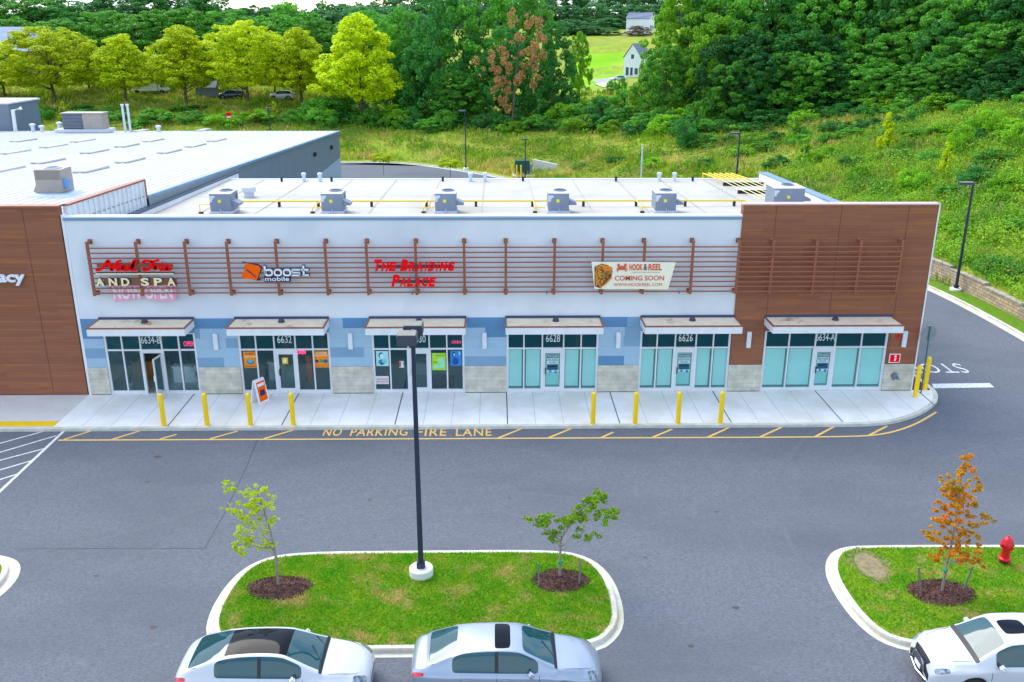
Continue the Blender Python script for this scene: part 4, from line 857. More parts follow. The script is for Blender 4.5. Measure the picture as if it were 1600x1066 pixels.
# ---------------- rooftop units ----------------
UG=mat('unit_grey',srgb((128,138,156)),srgb((118,130,150)),scale=1.5,rough=.5); UT=mat('unit_top',srgb((206,212,222)),rough=.5); STK=mat('sticker_yellow',srgb((236,226,30)),rough=.5); BLK=mat('black_rubber',(.02,.02,.025),rough=.8)
def rtu(x,y,w,h,d,label):
    z=rz(y)+.02; t=thing('rooftop_unit',label,'air conditioner',(x,y,z),0,'grey rooftop units behind the parapet')
    MB().box(x-w/2-.06,x+w/2+.06,y-.05,y+d+.05,z,z+.14).build('curb',UT,t)
    b=MB().box(x-w/2,x+w/2,y,y+d,z+.14,z+.14+h).build('cabinet',UG,t,bevel=.015)
    MB().box(x-w/2-.02,x+w/2+.02,y-.02,y+d+.02,z+.14+h,z+.18+h).build('lid',UT,t)
    mb=MB(); mb.lathe([(.36,0),(.36,.06),(.30,.06),(.28,.01)],(x+w*.1,y+d*.62,z+.18+h),20); f=mb.build('fan_guard',UG,t,smooth=True)
    MB().lathe([(.28,0),(.28,.012)],(x+w*.1,y+d*.62,z+.2+h),18).build('fan_opening',BLK,f)
    mb=MB(); mb.hexa([(x+w/2,y+.15,z+.42),(x+w/2+.42,y+.15,z+.42),(x+w/2+.42,y+d*.6,z+.42),(x+w/2,y+d*.6,z+.42),(x+w/2,y+.15,z+.72),(x+w/2+.42,y+.15,z+.55),(x+w/2+.42,y+d*.6,z+.55),(x+w/2,y+d*.6,z+.72)]); mb.build('intake_hood',UG,t)
    MB().box(x-.12,x+.04,y-.006,y,z+.60,z+.76).build('sticker',STK,t)
    mb=MB(); mb.box(x-w/2,x-w/2+.28,y-.004,y,z+h-.06,z+h+.06); mb.box(x-w/2,x-w/2+.14,y-.004,y,z+h-.28,z+h-.08); mb.box(x-w/2,x-w/2+.2,y-.0045,y,z+h-.14,z+h-.06); mb.build('sunlit_steps',UT,t)  # stepped light at the front's top left, painted as pale thin sheets
    mb=MB(); mb.tube([(x+.02,y-.12,z),(x+.02,y-.12,z+.28)],.018,6); mb.tube([(x+.14,y-.12,z),(x+.14,y-.12,z+.2)],.018,6); mb.build('drain_pipe',UT,t)
    for k in range(4): pass
    mb=MB(); [mb.box(x+w/2,x+w/2+.006,y+d*.66+.05*k,y+d*.66+.03+.05*k,z+.3,z+h) for k in range(int(d*.28/.05))]; mb.build('coil_grille',mat('coil',srgb((96,104,120)),rough=.6),t)
NTH=['first','second','third','fourth','fifth']
for i,x in enumerate([-14.72,-8.78,-2.69,3.41,9.21]): rtu(x,9.0,1.12,.92,1.5 if i==0 else 1.35,f'grey rooftop unit with yellow sticker, {NTH[i]} of the roof row from the left')
rtu(16.3,10.3,1.7,1.0,1.7,'widest grey rooftop unit, half hidden behind the brown parapet at the right')
GP=mat('gas_yellow',srgb((246,208,30)),srgb((240,200,20)),rough=.4); PB=mat('pipe_block',(.04,.03,.03),rough=.9)
gpz=thing('gas_pipe','long yellow gas pipe running along the roof behind the grey units','pipe',(0,11.6,rz(11.6)))
mb=MB(); mb.tube([(-15.9,11.2,rz(11.2)+.32),(-15.5,11.6,rz(11.6)+.32),(14.2,11.6,rz(11.6)+.32),(14.3,10.6,rz(11)+.3),(14.3,9.6,rz(9.6)+.3)],.05,8); mb.build('pipe',GP,gpz)
mb=MB(); mb.tube([(-15.9,9.2,rz(9)+.08),(-15.9,9.2,rz(9)+.5),(-15.35,9.2,rz(9)+.5)],.03,6); mb.build('pipe_drop',GP,gpz)
for x in (-9.9,-3.9,2.15,8.0):
    mb=MB(); mb.tube([(x,11.55,rz(11)+.3),(x,9.3,rz(9)+.3),(x,9.3,rz(9)+.1)],.03,6); mb.tube([(x,9.3,rz(9)+.3),(x+.55,9.3,rz(9)+.3)],.03,6); mb.build('pipe_drop',GP,gpz)
for x in (-16.0,-12.2,-10.0,-7.0,-3.9,-1.1,2.1,5.0,8.0,10.8,13.6):
    MB().box(x-.07,x+.07,11.54,11.66,rz(11.6),rz(11.6)+.27).build('pipe_support',PB,gpz)
for x in (-15.9,-9.9,-3.9,2.15,8.0,14.3): MB().box(x-.11,x+.11,9.25,9.4,rz(9.3),rz(9.3)+.09).build('pipe_support',PB,gpz)
rk=thing('gas_manifold','rack of six parallel yellow gas pipes crossing the rear right roof edge','pipe',(15.5,20,rz(20)))
for k in range(6):
    x=14.7+.40*k; mb=MB(); mb.tube([(x-.1,24.3,5.2),(x-.1,24.3,6.62),(x+.5,21.2,rz(21)+.28)],.05,6); mb.build('riser_pipe',GP,rk)
    mb=MB(); mb.tube([(x+.5,21.2,rz(21)+.28),(x+.6,12.4,rz(12.5)+.28)],.022,6); mb.build('branch_pipe',mat('gas_pale',srgb((242,232,160)),rough=.5),rk)
for y in (20.4,16.6): MB().box(15.1,17.8,y,y+.07,rz(y),rz(y)+.22).build('pipe_support',PB,rk)
VP=mat('vent_grey_blue',srgb((206,216,228)),rough=.5)
def vent(x,y,h,r=.125,label='white vent pipe'):
    z=rz(y); t=tag(MB().lathe([(r,0),(r,h),(r*1.35,h),(r*1.35,h+.14),(0,h+.2)],(0,0,0),12).build('vent_pipe',VP,smooth=True),label,'pipe',None); t.location=(x,y,z); t['group']='white vent pipes on the rear of the roof'
for x,lb in ((-13.1,'left'),(-12.0,'right')): vent(x,23.0,.42,label=f'white vent pipe, {lb} one of the pair at the left rear of the roof')
for x,lb in ((-1.7,'left'),(-.7,'right')): vent(x,23.0,.42,label=f'white vent pipe, {lb} one of the pair at the middle rear of the roof')
for x,lb in ((11.3,'left'),(12.35,'right')): vent(x,23.0,.42,label=f'white vent pipe, {lb} one of the pair at the right rear of the roof')
t=tag(MB().lathe([(.3,0),(.3,.3),(.42,.34),(.42,.6),(.36,.66),(0,.7)],(0,0,0),18).build('exhaust_fan',UT,smooth=True),'round white exhaust fan behind the leftmost grey rooftop unit','fan'); t.location=(-14.9,15.5,rz(15.5))
for x in (-14.6,-11.2,-3.6,1.9,8.3,13.6):
    t=tag(MB().lathe([(.08,0),(.08,.25),(.12,.3),(0,.34)],(0,0,0),8).build('roof_vent',BLK),'small black roof vent stub on the rear edge of the white roof','vent','black roof vent stubs'); t.location=(x,22.9,rz(22.9))
# left roof machinery
TAN=mat('unit_tan',srgb((168,158,150)),srgb((156,147,140)),scale=1.5,rough=.5)
x,y=-23.9,9.6; z=lz(y)+.05; t=thing('rooftop_unit','beige cube rooftop unit with round fan near the brown front parapet','air conditioner',(x,y,z))
mb=MB(); mb.hexa([(x-1.2,y-.9,z-.15),(x+1.3,y-.9,z-.15),(x+1.3,y+1.6,z-.25),(x-1.2,y+1.6,z-.25),(x-1.0,y-.6,z+.1),(x+1.0,y-.6,z+.1),(x+1.0,y+1.3,z+.1),(x-1.0,y+1.3,z+.1)]); mb.build('curb',mat('curb_blue',srgb((196,212,226)),rough=.6),t)
MB().box(x-.75,x+.7,y,y+1.3,z+.1,z+1.35).build('cabinet',TAN,t,bevel=.03); mb=MB(); mb.hexa([(x-.98,y+.1,z+.15),(x-.75,y+.1,z+.15),(x-.75,y+1.1,z+.15),(x-.98,y+1.1,z+.15),(x-.78,y+.1,z+.55),(x-.75,y+.1,z+.55),(x-.75,y+1.1,z+.55),(x-.78,y+1.1,z+.55)]); mb.build('intake_hood',TAN,t)
mb=MB(); mb.lathe([(.45,0),(.45,.07),(.36,.07),(.34,.02)],(x,y+.65,z+1.35),20); f=mb.build('fan_guard',UT,t,smooth=True); MB().lathe([(.34,0),(.34,.01)],(x,y+.65,z+1.38),18).build('fan_opening',BLK,f)
MB().box(x+.7,x+.95,y+.1,y+.4,z+.35,z+.85).build('switch_box',mat('box_blue',srgb((100,150,200)),rough=.5),t)
mb=MB(); [mb.box(x-.7+.05*k,x-.68+.05*k,y-.006,y,z+.82,z+1.3) for k in range(27)]; mb.build('coil_grille',mat('coil_tan',srgb((112,106,106)),rough=.6),t)
x,y=-48.0,69.5; z=lz(y)+.1; t=thing('rooftop_unit','large low rooftop unit with louvred front far back on the metal roof','air conditioner',(x,y,z))
MB().box(x-3.0,x+3.2,y-1,y+1.2,z,z+.35).build('curb',UT,t); MB().box(x-2.0,x+.3,y-.8,y+1,z+.35,z+2.1).build('coil_section',mat('coil_dark',srgb((72,82,96)),srgb((60,68,82)),rough=.5),t); MB().box(x+.3,x+2.6,y-.8,y+1,z+.35,z+2.1).build('cabinet',TAN,t,bevel=.03); MB().box(x-2.1,x+2.7,y-.9,y+1.1,z+2.1,z+2.2).build('lid',TAN,t)
mb=MB(); [mb.box(x-2.0,x+.3,y-.84,y-.8,z+.5+.16*k,z+.56+.16*k) for k in range(10)]; mb.build('louvre',UG,t)
for px in (196,204):
    q=F(px,205,70.5); t=tag(MB().lathe([(.14,0),(.14,3.0),(.2,3.0),(.2,3.2)],(0,0,0),10).build('flue_pipe',VP),'tall thin white flue pipe right of the louvred roof unit','pipe','pair of tall flue pipes'); t.location=(q[0],70.5,lz(70.5))
for px,hh in ((52,.7),(66,.5),(94,.9),(248,.5),(118,1.2)):
    q=F(px,205,71); t=tag(MB().lathe([(.22,0),(.22,hh),(.34,hh),(.34,hh+.2),(0,hh+.28)],(0,0,0),10).build('roof_vent',VP),'small white vent on the far edge of the metal roof','vent','white vents on the metal roof'); t.location=(q[0],71,lz(71))
# ---------------- bollards ----------------
def bollard(label,x,y,h=1.5,r=.105,g='yellow bollards along the sidewalk'):
    t=thing('bollard',label,'bollard',(x,y,0),0,g); n=16
    MB().lathe([(r,0),(r,h-.1),(r*.92,h-.05),(r*.7,h-.015),(r*.35,h)],(x,y,0),n).build('post',YEL,t,smooth=True); MB().lathe([(r+.035,0),(r+.03,.012)],(x,y,.003),n).build('base_ring',CONC2,t); return t
b0=bollard('yellow bollard, leftmost of the whole row in front of the nail salon',-14.27,-3.62)
def cb(label,x,y,zs=1):
    c=copy_tree(b0); c.location=(x,y,0); c['label']=label; c.scale=(1,1,zs); return c
cb('yellow bollard in front of the pier between nail salon and phone shop, second from left',-12.42,-3.62); cb('yellow bollard third from the left, in front of the phone shop sandwich board',-10.57,-3.62); cb('yellow bollard fourth from the left, in front of the phone shop right panes',-8.74,-3.62)
cb('yellow bollard in front of the right pane of shop 6628',4.17,-3.72); cb('yellow bollard in front of the left pane of shop 6626',6.0,-3.72); cb('yellow bollard in front of the door of shop 6626',7.86,-3.72); cb('yellow bollard in front of the right end of shop 6626',9.7,-3.72)
cb('yellow bollard at the rounded sidewalk corner, the nearer of two',19.5,-.82,1.05); cb('yellow bollard beside the stop sign post, the farther of two at the corner',20.34,.05,1.1)
# stop sign seen from behind/edge
t=thing('stop_sign','stop sign on a green grey post seen edge-on at the building corner','sign',(19.98,-.35,0))
mb=MB(); mb.tube([(19.98,-.35,0),(19.93,-.35,3.3)],.035,6); mb.build('post',mat('post_green',srgb((60,110,124)),rough=.5,metal=.2),t)
mb=MB(); A=rad(10); c=Vector((19.94,-.31,2.95)); u=Vector((math.cos(A),math.sin(A),0)); nn_=Vector((-u.y,u.x,0))
P=[c+u*.38*math.cos(rad(22.5+45*k))/math.cos(rad(22.5))*.95+Vector((0,0,.38*math.sin(rad(22.5+45*k))/math.cos(rad(22.5))*.95)) for k in range(8)]
mb.quad(*[p+nn_*.012 for p in P]); mb.quad(*[p-nn_*.012 for p in P][::-1]); 
for k in range(8): mb.quad(P[k]-nn_*.012,P[(k+1)%8]-nn_*.012,P[(k+1)%8]+nn_*.012,P[k]+nn_*.012)
mb.build('plate',mat('sign_back',srgb((150,160,168)),rough=.4,metal=.5),t)
mb=MB(); mb.quad(*[p*1+nn_*.016 for p in [c+(q-c)*.97 for q in P]]); fc=mb.build('face',RED,t); text_on(MB(),'STOP',c-u*-.29*1+Vector((0,0,-.12))+nn_*.018,-u*.58,(0,0,.24),nn_,.002,bold=.02).build('lettering',WHT,fc)
# sandwich board
t=thing('sandwich_board','white sandwich board with orange poster leaning open before the phone shop','sign',(-10.85,-1.0,0))
c=Vector((-10.80,-1.0,0)); ang=rad(68); ux=Vector((.52,.854,0)); 
for s in (1,-1):
    side=Vector((ux.y*-1,ux.x,0))*s; a=c-ux*.32+side*.26; b=c+ux*.32+side*.26; top=Vector((0,0,1.12)); ta=c-ux*.30+side*.03+top; tb=c+ux*.30+side*.03+top; n=(b-a).cross(ta-a).normalized()*.02
    mb=MB(); mb.hexa([a-n,b-n,b+n,a+n,ta-n,tb-n,tb+n,ta+n]); p=mb.build('board',WHT,t)
    def q(u_,v_,e=.026): return a+(b-a)*u_+(ta-a)*v_+n.normalized()*e*(1 if n.dot(side)>0 else -1)
    mb=MB(); mb.quad(q(.12,.1),q(.88,.1),q(.88,.9),q(.12,.9)); p2=mb.build('printed_poster',ORG,p); mb=MB(); mb.quad(q(.25,.32,.03),q(.75,.32,.03),q(.7,.55,.03),q(.3,.55,.03)); mb.cm=1; mb.quad(q(.2,.7,.03),q(.8,.7,.03),q(.8,.82,.03),q(.2,.82,.03)); mb.build('printed_picture',[NAVY,WHT],p)
# ---------------- light poles ----------------
POLE=mat('pole_navy',srgb((40,48,72)),srgb((36,44,68)),rough=.4); HEAD=mat('lamp_head',srgb((64,70,84)),srgb((58,64,80)),rough=.5); HTOP=mat('lamp_top',srgb((134,132,124)),srgb((118,117,110)),scale=6,rough=.7)
def lamp_pole(label,x,y,z0,h,heads,base=.28,s=1.0,g='parking lot light poles',flat=True):
    hs=(.85*s,.42*s,.14*s) if flat else (.66*s,.62*s,.36*s)
    t=thing('light_pole',label,'street lamp',(x,y,z0),0,g)
    if base: MB().lathe([(.37,0),(.37,base-.03),(.34,base)],(x,y,z0),24).build('concrete_base',CONC,t,smooth=True)
    MB().box(x-.13,x+.13,y-.13,y+.13,z0+base,z0+base+.22).build('base_cover',POLE,t,bevel=.02)
    mb=MB(); mb.hexa([(x+sx*(.078 if k==0 else .058),y+sy*(.078 if k==0 else .058),z) for k,z in ((0,z0+base),(1,z0+h)) for sx,sy in ((-1,-1),(1,-1),(1,1),(-1,1))]); mb.build('pole',POLE,t,bevel=.012)
    for (dx,dy,rz_) in heads:
        c=Vector((x+dx,y+dy,z0+h-.12)); mb=MB(); mb.rbox(c,hs,rz_); hd=mb.build('lamp_head',HEAD,t,bevel=.03*s)
        mb=MB(); mb.rbox(c+Vector((0,0,hs[2]/2+.008)),(hs[0]*.9,hs[1]*.9,.02),rz_); mb.build('lamp_top',HTOP,hd)
        mb=MB(); mb.rbox(c-Vector((0,0,hs[2]/2+.005)),(hs[0]*.75,hs[1]*.75,.02),rz_); mb.build('lens',mat('lamp_lens',srgb((200,205,205)),rough=.2),hd)
        mb=MB(); mb.tube([(x,y,z0+h-.12),(x+dx*.5,y+dy*.5,z0+h-.12)],.05,6); mb.build('arm',POLE,t)
    return t
lamp_pole('tall dark lamp pole with two box heads on the grass island before the building',-2.36,-15.1,.02,8.05,[(-.12,-.42,0),(-.02,.46,0)],s=.84,flat=False)
lamp_pole('dark lamp pole on the green verge right of the building beside the block wall',30.35,17.6,-.2,7.3,[(-.5,-.1,0)],s=1.1)
h=h1(21.0,43.5)
lamp_pole('dark lamp pole rising behind the right rear roof corner on the hillside',*[float(v) for v in at(1143.5,42)][:2],-.9,ztop(1147,208,42)+1.0,[(-.45,0,0)],s=1.0)
q=at(728,85.5); lamp_pole('dark lamp pole with pale base beside the back road curve',q[0],q[1],-1.95,ztop(728,172,85.5)+1.95,[(-.4,0,0)],s=1.2)
q=F(820.5,280,72); lamp_pole('dark lamp pole standing before the green utility cabinet',q[0],72,-2.1,ztop(820.5,216,72)+2.1,[(0,0,0)],s=.95)
q=F(421,190,88); lamp_pole('faint lamp pole on the meadow behind the metal roof',q[0],88,-2,ztop(420,168,88)+2,[(0,0,0)],s=1.0)
q=F(1001.5,280,62); t=tag(MB().tube([(q[0],62,-2),(q[0],62,ztop(1001.5,226,62))],.09,8).build('flag_pole',VP),'bare slim white pole rising behind the middle of the roof','pole')
q=F(279,190,74); 
# ---------------- utility cabinet behind ----------------
q=F(816,270,80); x,y=float(q[0]),80.; z=h1(x,y)
t=thing('utility_cabinet','dark green transformer cabinet on a concrete pad behind the roof','cabinet',(x,y,z)); MB().box(x-1.3,x+1.6,y-1.6,y+1.2,z-.6,z+.25).build('pad',CONC2,t); MB().box(x-.95,x+.95,y-.7,y+.8,z+.25,z+2.0).build('cabinet_body',mat('cabinet_green',srgb((14,76,66)),rough=.5),t,bevel=.04); MB().box(x+.95,x+1.25,y-.6,y+.6,z+.25,z+1.5).build('side_box',UG,t)
pad=thing('concrete_headwall','pale concrete headwall slab beside the green cabinet','wall',(x+2.6,y+1,z)); mb=MB(); mb.hexa([(x+1.5,y+1.4,z-.4),(x+4.6,y+.6,z-.8),(x+4.7,y+1,z-.8),(x+1.6,y+1.8,z-.4),(x+1.5,y+1.4,z+1.9),(x+4.6,y+.6,z+1.35),(x+4.7,y+1.0,z+1.35),(x+1.6,y+1.8,z+1.9)]); mb.build('slab',CONC2,pad)
for k,px in enumerate((800,807.3,814)):
    q=F(px,274,77.5); c=copy_tree(b0); c.location=(q[0],77.5,-2.0); c.scale=(.9,.9,1.2); c['label']=f'small distant yellow bollard, {["left","middle","right"][k]} one of three at the green cabinet'; c['group']='yellow bollards at the green cabinet'
# ---------------- hydrants ----------------
HR=mat('hydrant_red',srgb((226,20,40)),srgb((200,12,30)),scale=5,rough=.35)
def hydrant(x,y,z,label,s=1):
    t=thing('fire_hydrant',label,'fire hydrant',(x,y,z)); P=lambda pr:[(r*s,h*s) for r,h in pr]
    MB().lathe(P([(.12,0),(.12,.16)]),(x,y,z),16).build('base_pipe',BLK,t)
    MB().lathe(P([(.19,.14),(.19,.19),(.13,.22),(.125,.55),(.16,.58),(.16,.66),(.19,.68),(.19,.72),(.165,.76),(.155,.82),(.125,.88),(.08,.92),(.04,.935),(.03,.945),(.03,.98),(.0,.98)]),(x,y,z),20).build('barrel',HR,t,smooth=True)
    for dx,dy,r,l in ((-1,0,.06,.2),(1,0,.06,.2),(0,-1,.085,.22)):
        mb=MB(); mb.tube([(x,y,z+.64*s),(x+dx*l*.8*s,y+dy*l*.8*s,z+.64*s),(x+dx*l*s,y+dy*l*s,z+.64*s)],[r*s*.8,r*s*.9,r*s],12); mb.tube([(x+dx*l*s,y+dy*l*s,z+.64*s),(x+dx*(l+.03)*s,y+dy*(l+.03)*s,z+.64*s)],.025*s,6); mb.build('outlet_cap',HR,t,smooth=True)
hydrant(16.2,-14.72,.02,'red fire hydrant on the right grass island behind the orange maple')
q=F(885,283,66); hydrant(q[0],66,-1.6,'tiny red hydrant top showing over the rear roof edge')
q=at(364,96); t=thing('road_sign','small red square sign facing the meadow below the yellow trees','sign',q); z=ztop(364,179,96); MB().box(q[0]-.35,q[0]+.35,95.97,96,z-.5,z+.3).build('plate',RED,t); MB().box(q[0]-.3,q[0]+.3,95.95,95.97,z-.45,z-.25).build('text_panel',WHT,t); MB().tube([q,(q[0],96.05,z)],.04,6).build('post',POLE,t)
# ---------------- cars ----------------
CARGLASS=bpy.data.materials.new('car_glass'); CARGLASS.use_nodes=True; b=CARGLASS.node_tree.nodes['Principled BSDF']; b.inputs['Base Color'].default_value=(.004,.06,.072,1); b.inputs['Roughness'].default_value=.03; b.inputs['IOR'].default_value=1.65; b.inputs['Coat Weight'].default_value=.0; b.inputs['Coat Roughness'].default_value=.02
ROOFGLASS=mat('roof_glass',(.004,.006,.01),(.004,.006,.01),rough=.06,spec=.12)
PW=mat('pearl_white_paint',srgb((198,200,204)),srgb((195,198,203)),scale=.5,rough=.28,coat=.8); PS=mat('silver_paint',srgb((160,170,186)),srgb((156,167,183)),scale=.5,rough=.3,metal=.45,coat=.9)
TYRE=mat('tyre',(.02,.02,.02),rough=.85); RIM=mat('rim',srgb((150,155,162)),rough=.3,metal=.8); CHROME=mat('chrome',srgb((214,218,226)),rough=.12,metal=1.); LENS=mat('headlamp_lens',srgb((150,162,176)),srgb((44,54,68)),scale=9,rough=.08,coat=1); TAIL=mat('tail_lamp_red',srgb((200,16,40)),rough=.12,coat=1); PLAS=mat('black_plastic',(.015,.017,.022),rough=.5); SEAMC=mat('panel_gap',srgb((92,100,116)),rough=.8)
def make_car(nm,label,paint,prof,loc,rz,opts,group=None,cat='car',subd=2):
    L=prof['L']; xs=prof['xs']; I=lambda k,x: float(np.interp(x,*zip(*prof[k])))
    ax=prof['axles']; R=prof.get('R',.34)
    rows=[]
    for x in xs:
        zl=.22 if abs(x)<L/2-.12 else .32
        for a in ax:
            if abs(x-a)<R+.06: zl=max(zl,R-.02+math.sqrt((R+.06)**2-(x-a)**2))
        wm=I('wm',x); wb=I('wb',x); zb=I('zb',x); zc=I('zc',x); wr=I('wr',x); zr=I('zr',x)
        cabin=zr>zc+.01
        z1=max(.46,zl+.04); z2=max(.66,z1+.05) ; z2=min(z2,zb-.12) if z2<zb-.12 else (z1+zb)/2
        top5=zr if cabin else zc-.02; 
        rows.append([(x,wm*.95,zl),(x,wm,z1),(x,wm*1.0,z2),(x,wm*.985,zb-.07),(x,wb,zb),(x,wr,top5),(x,wr-.09,(zr+.015) if cabin else zc-.005),(x,wr*.45,(zr+.045) if cabin else zc+.012),(x,0,(zr+.055) if cabin else zc+.018)])
    bm=bmesh.new(); n=len(rows[0]); grid=[]
    for r in rows:
        left=[bm.verts.new(p) for p in r]; right=[bm.verts.new((p[0],-p[1],p[2])) for p in r[:-1]]+[left[-1]]; grid.append((left,right))
    fm={}
    def addf(vs,m):
        try: f=bm.faces.new(vs); f.material_index=m; return f
        except ValueError: return None
    slots=['body','windscreen','rear_window','side_window','roof_panel','headlight','taillight','grille','sunroof','pillar_trim','lower_trim']
    def role(i,j):
        xm=(xs[i]+xs[i+1])/2
        for (nm_,x0,x1,j0,j1) in prof['roles']:
            if x0<=xm<=x1 and j0<=j<=j1: return slots.index(nm_)
        return 0
    for i in range(len(xs)-1):
        for j in range(n-1):
            m=role(i,j)
            for sd,(A,B) in enumerate(((grid[i][0],grid[i+1][0]),(grid[i][1],grid[i+1][1]))):
                q=[A[j],B[j],B[j+1],A[j+1]]
                if sd==0: q=q[::-1]
                addf(q,m)
    for e,(i,key) in enumerate(((0,'rear'),(len(xs)-1,'front'))):
        A,B=grid[i]
        for j in range(n-1):
            q=[A[j],A[j+1],B[j+1],B[j]] if j<n-2 else [A[j],A[j+1],B[j]]
            if e==0: q=q[::-1]
            addf(q,slots.index(prof.get(key+'_roles',{}).get(j,'body')))
    cl=bm.edges.layers.float.new('crease_edge')
    for ed in bm.edges:
        fs=ed.link_faces
        if len(fs)==2 and fs[0].material_index!=fs[1].material_index: ed[cl]=.75
    bmesh.ops.recalc_face_normals(bm,faces=bm.faces)
    me=bpy.data.meshes.new('tmp'); bm.to_mesh(me); bm.free()
    for s in slots: me.materials.append(bpy.data.materials.get('tmpm') or bpy.data.materials.new('tmpm'))
    ob=bpy.data.objects.new('tmp',me); scene.collection.objects.link(ob); md=ob.modifiers.new('s','SUBSURF'); md.levels=subd; md.render_levels=subd
    dg=bpy.context.evaluated_depsgraph_get(); me2=bpy.data.meshes.new_from_object(ob.evaluated_get(dg)); bpy.data.objects.remove(ob)
    root=thing(nm,label,cat,loc,rz,group)
    mm={'body':paint,'windscreen':CARGLASS,'rear_window':CARGLASS,'side_window':CARGLASS,'roof_panel':ROOFGLASS,'headlight':LENS,'taillight':TAIL,'grille':PLAS,'sunroof':ROOFGLASS,'pillar_trim':PLAS,'lower_trim':PLAS}
    V=np.array([v.co[:] for v in me2.vertices]); N=np.array([v.normal[:] for v in me2.vertices]); pol=[(tuple(p.vertices),p.material_index) for p in me2.polygons]
    parts={}
    for mi,s in enumerate(slots):
        fs=[p for p,m in pol if m==mi]
        if not fs: continue
        # connected islands
        par={}
        def fnd(a):
            while par.setdefault(a,a)!=a: par[a]=par[par[a]]; a=par[a]
            return a
        for f in fs:
            for k in f[1:]: par[fnd(k)]=fnd(f[0])
        isl={}
        for f in fs: isl.setdefault(fnd(f[0]),[]).append(f)
        for g_ in isl.values():
            ids=sorted({k for f in g_ for k in f}); mp={k:i for i,k in enumerate(ids)}; e=0
            vv=[tuple(V[k]) for k in ids]; mes=bpy.data.meshes.new(s); mes.from_pydata(vv,[],[tuple(mp[k] for k in f) for f in g_]); mes.materials.append(mm[s])
            for p in mes.polygons: p.use_smooth=True
            nml=[tuple(N[k]) for k in ids]; mes.normals_split_custom_set_from_vertices(nml)
            o=bpy.data.objects.new(s,mes); scene.collection.objects.link(o); o.parent=root; parts.setdefault(s,[]).append(o)
    bpy.data.meshes.remove(me2)
    for a in ax:
        for sd in (1,-1):
            yw=I('wm',a)-.13
            mb=MB(); rows_=[(-.11,R*.62),(-.11,R*.92),(-.08,R),(.08,R),(.11,R*.92),(.11,R*.62)]
            i0=len(mb.v); nn_=28
            for (dy,r) in rows_:
                for k in range(nn_): t_=2*math.pi*k/nn_; mb.v.append((a+r*math.cos(t_),sd*(yw+dy),R+r*math.sin(t_)))
            for q in range(len(rows_)-1):
                for k in range(nn_): A_=i0+q*nn_+k; B_=i0+q*nn_+(k+1)%nn_; mb.f.append((A_,B_,B_+nn_,A_+nn_)); mb.m.append(0)
            w=mb.build('wheel',TYRE,root,smooth=True,local=True)
            mb=MB(); mb.quad(*[(a+R*.62*math.cos(2*math.pi*k/24),sd*(yw+.03),R+R*.62*math.sin(2*math.pi*k/24)) for k in range(24)]); mb.cm=1
            for k in range(5):
                an=2*math.pi*k/5; u=(math.cos(an),math.sin(an)); v_=(-u[1]*.05,u[0]*.05); y_=sd*(yw+.09)
                mb.quad((a+v_[0],y_,R+v_[1]),(a+u[0]*R*.62+v_[0],y_,R+u[1]*R*.62+v_[1]),(a+u[0]*R*.62-v_[0],y_,R+u[1]*R*.62-v_[1]),(a-v_[0],y_,R-v_[1]))
            mb.build('rim',[PLAS,RIM],w,local=True)
    zb=I('zb',prof['mirror']); wb=I('wb',prof['mirror'])
    for sd in (1,-1):
        mb=MB(); c=Vector((prof['mirror'],sd*(wb+.14),zb+.07)); mb.rbox(c,(.14,.22,.14),rz=sd*rad(-12)); mb.build('mirror',paint,root,bevel=.045,local=True,smooth=True); 
        mb=MB(); mb.tube([(prof['mirror']+.02,sd*(wb-.02),zb+.0),(prof['mirror'],sd*(wb+.1),zb+.05)],.03,6); mb.build('mirror_arm',PLAS,root,local=True)
        for xh in prof['handles']:
            mb=MB(); mb.rbox((xh,sd*(I('wm',xh)*.99+.018),I('zb',xh)-.12),(.19,.03,.032)); mb.build('handle',CHROME if opts.get('chrome') else paint,root,bevel=.012,local=True)
    # door gaps follow the body skin
    def skin(x,z):
        k=np.argmin(((V[:,0]-x)**2)*1+((V[:,2]-z)**2)+(V[:,1]<0)*10); return V[k]
    for sd in (1,-1):
        for xg in prof['gaps']:
            mb=MB(); pts=[]
            for z in np.linspace(.36,I('zb',xg)-.02,7): q=skin(xg,z); pts.append((xg+(z-.6)*prof.get('gaplean',0),sd*(q[1]+.0),z))
            mb.tube(pts,.007,5); mb.build('door_gap',SEAMC,root,local=True)
    U=V[V[:,2]>.6]
    def top(x,y):
        k=np.argmin((U[:,0]-x)**2+(U[:,1]-y)**2-.02*U[:,2]); return float(U[k,2])+.002
    for sd in (1,-1):
        if subd>1:
            mb=MB(); pts=[(x,sd*y,top(x,sd*y)) for x,y in [(L/2-.22,.40),(L/2-.35,.55),(L/2-.6,.64),(L/2-.8,.67),(L/2-1.0,.70)]]; mb.tube(pts,.006,4); mb.build('bonnet_gap',SEAMC,root,local=True)
            mb=MB(); pts=[(x,sd*y,top(x,sd*y)) for x,y in [(-L/2+.10,.5),(-L/2+.22,.62),(-L/2+.45,.68),(-L/2+.62,.69)]]; mb.tube(pts,.006,4); mb.build('boot_gap',SEAMC,root,local=True)
    # wheel arch liners and floor
    mb=MB(); mb.box(-L/2+.25,L/2-.3,-.62,.62,.2,.5); mb.build('underbody',PLAS,root,local=True)
    return root,V,parts
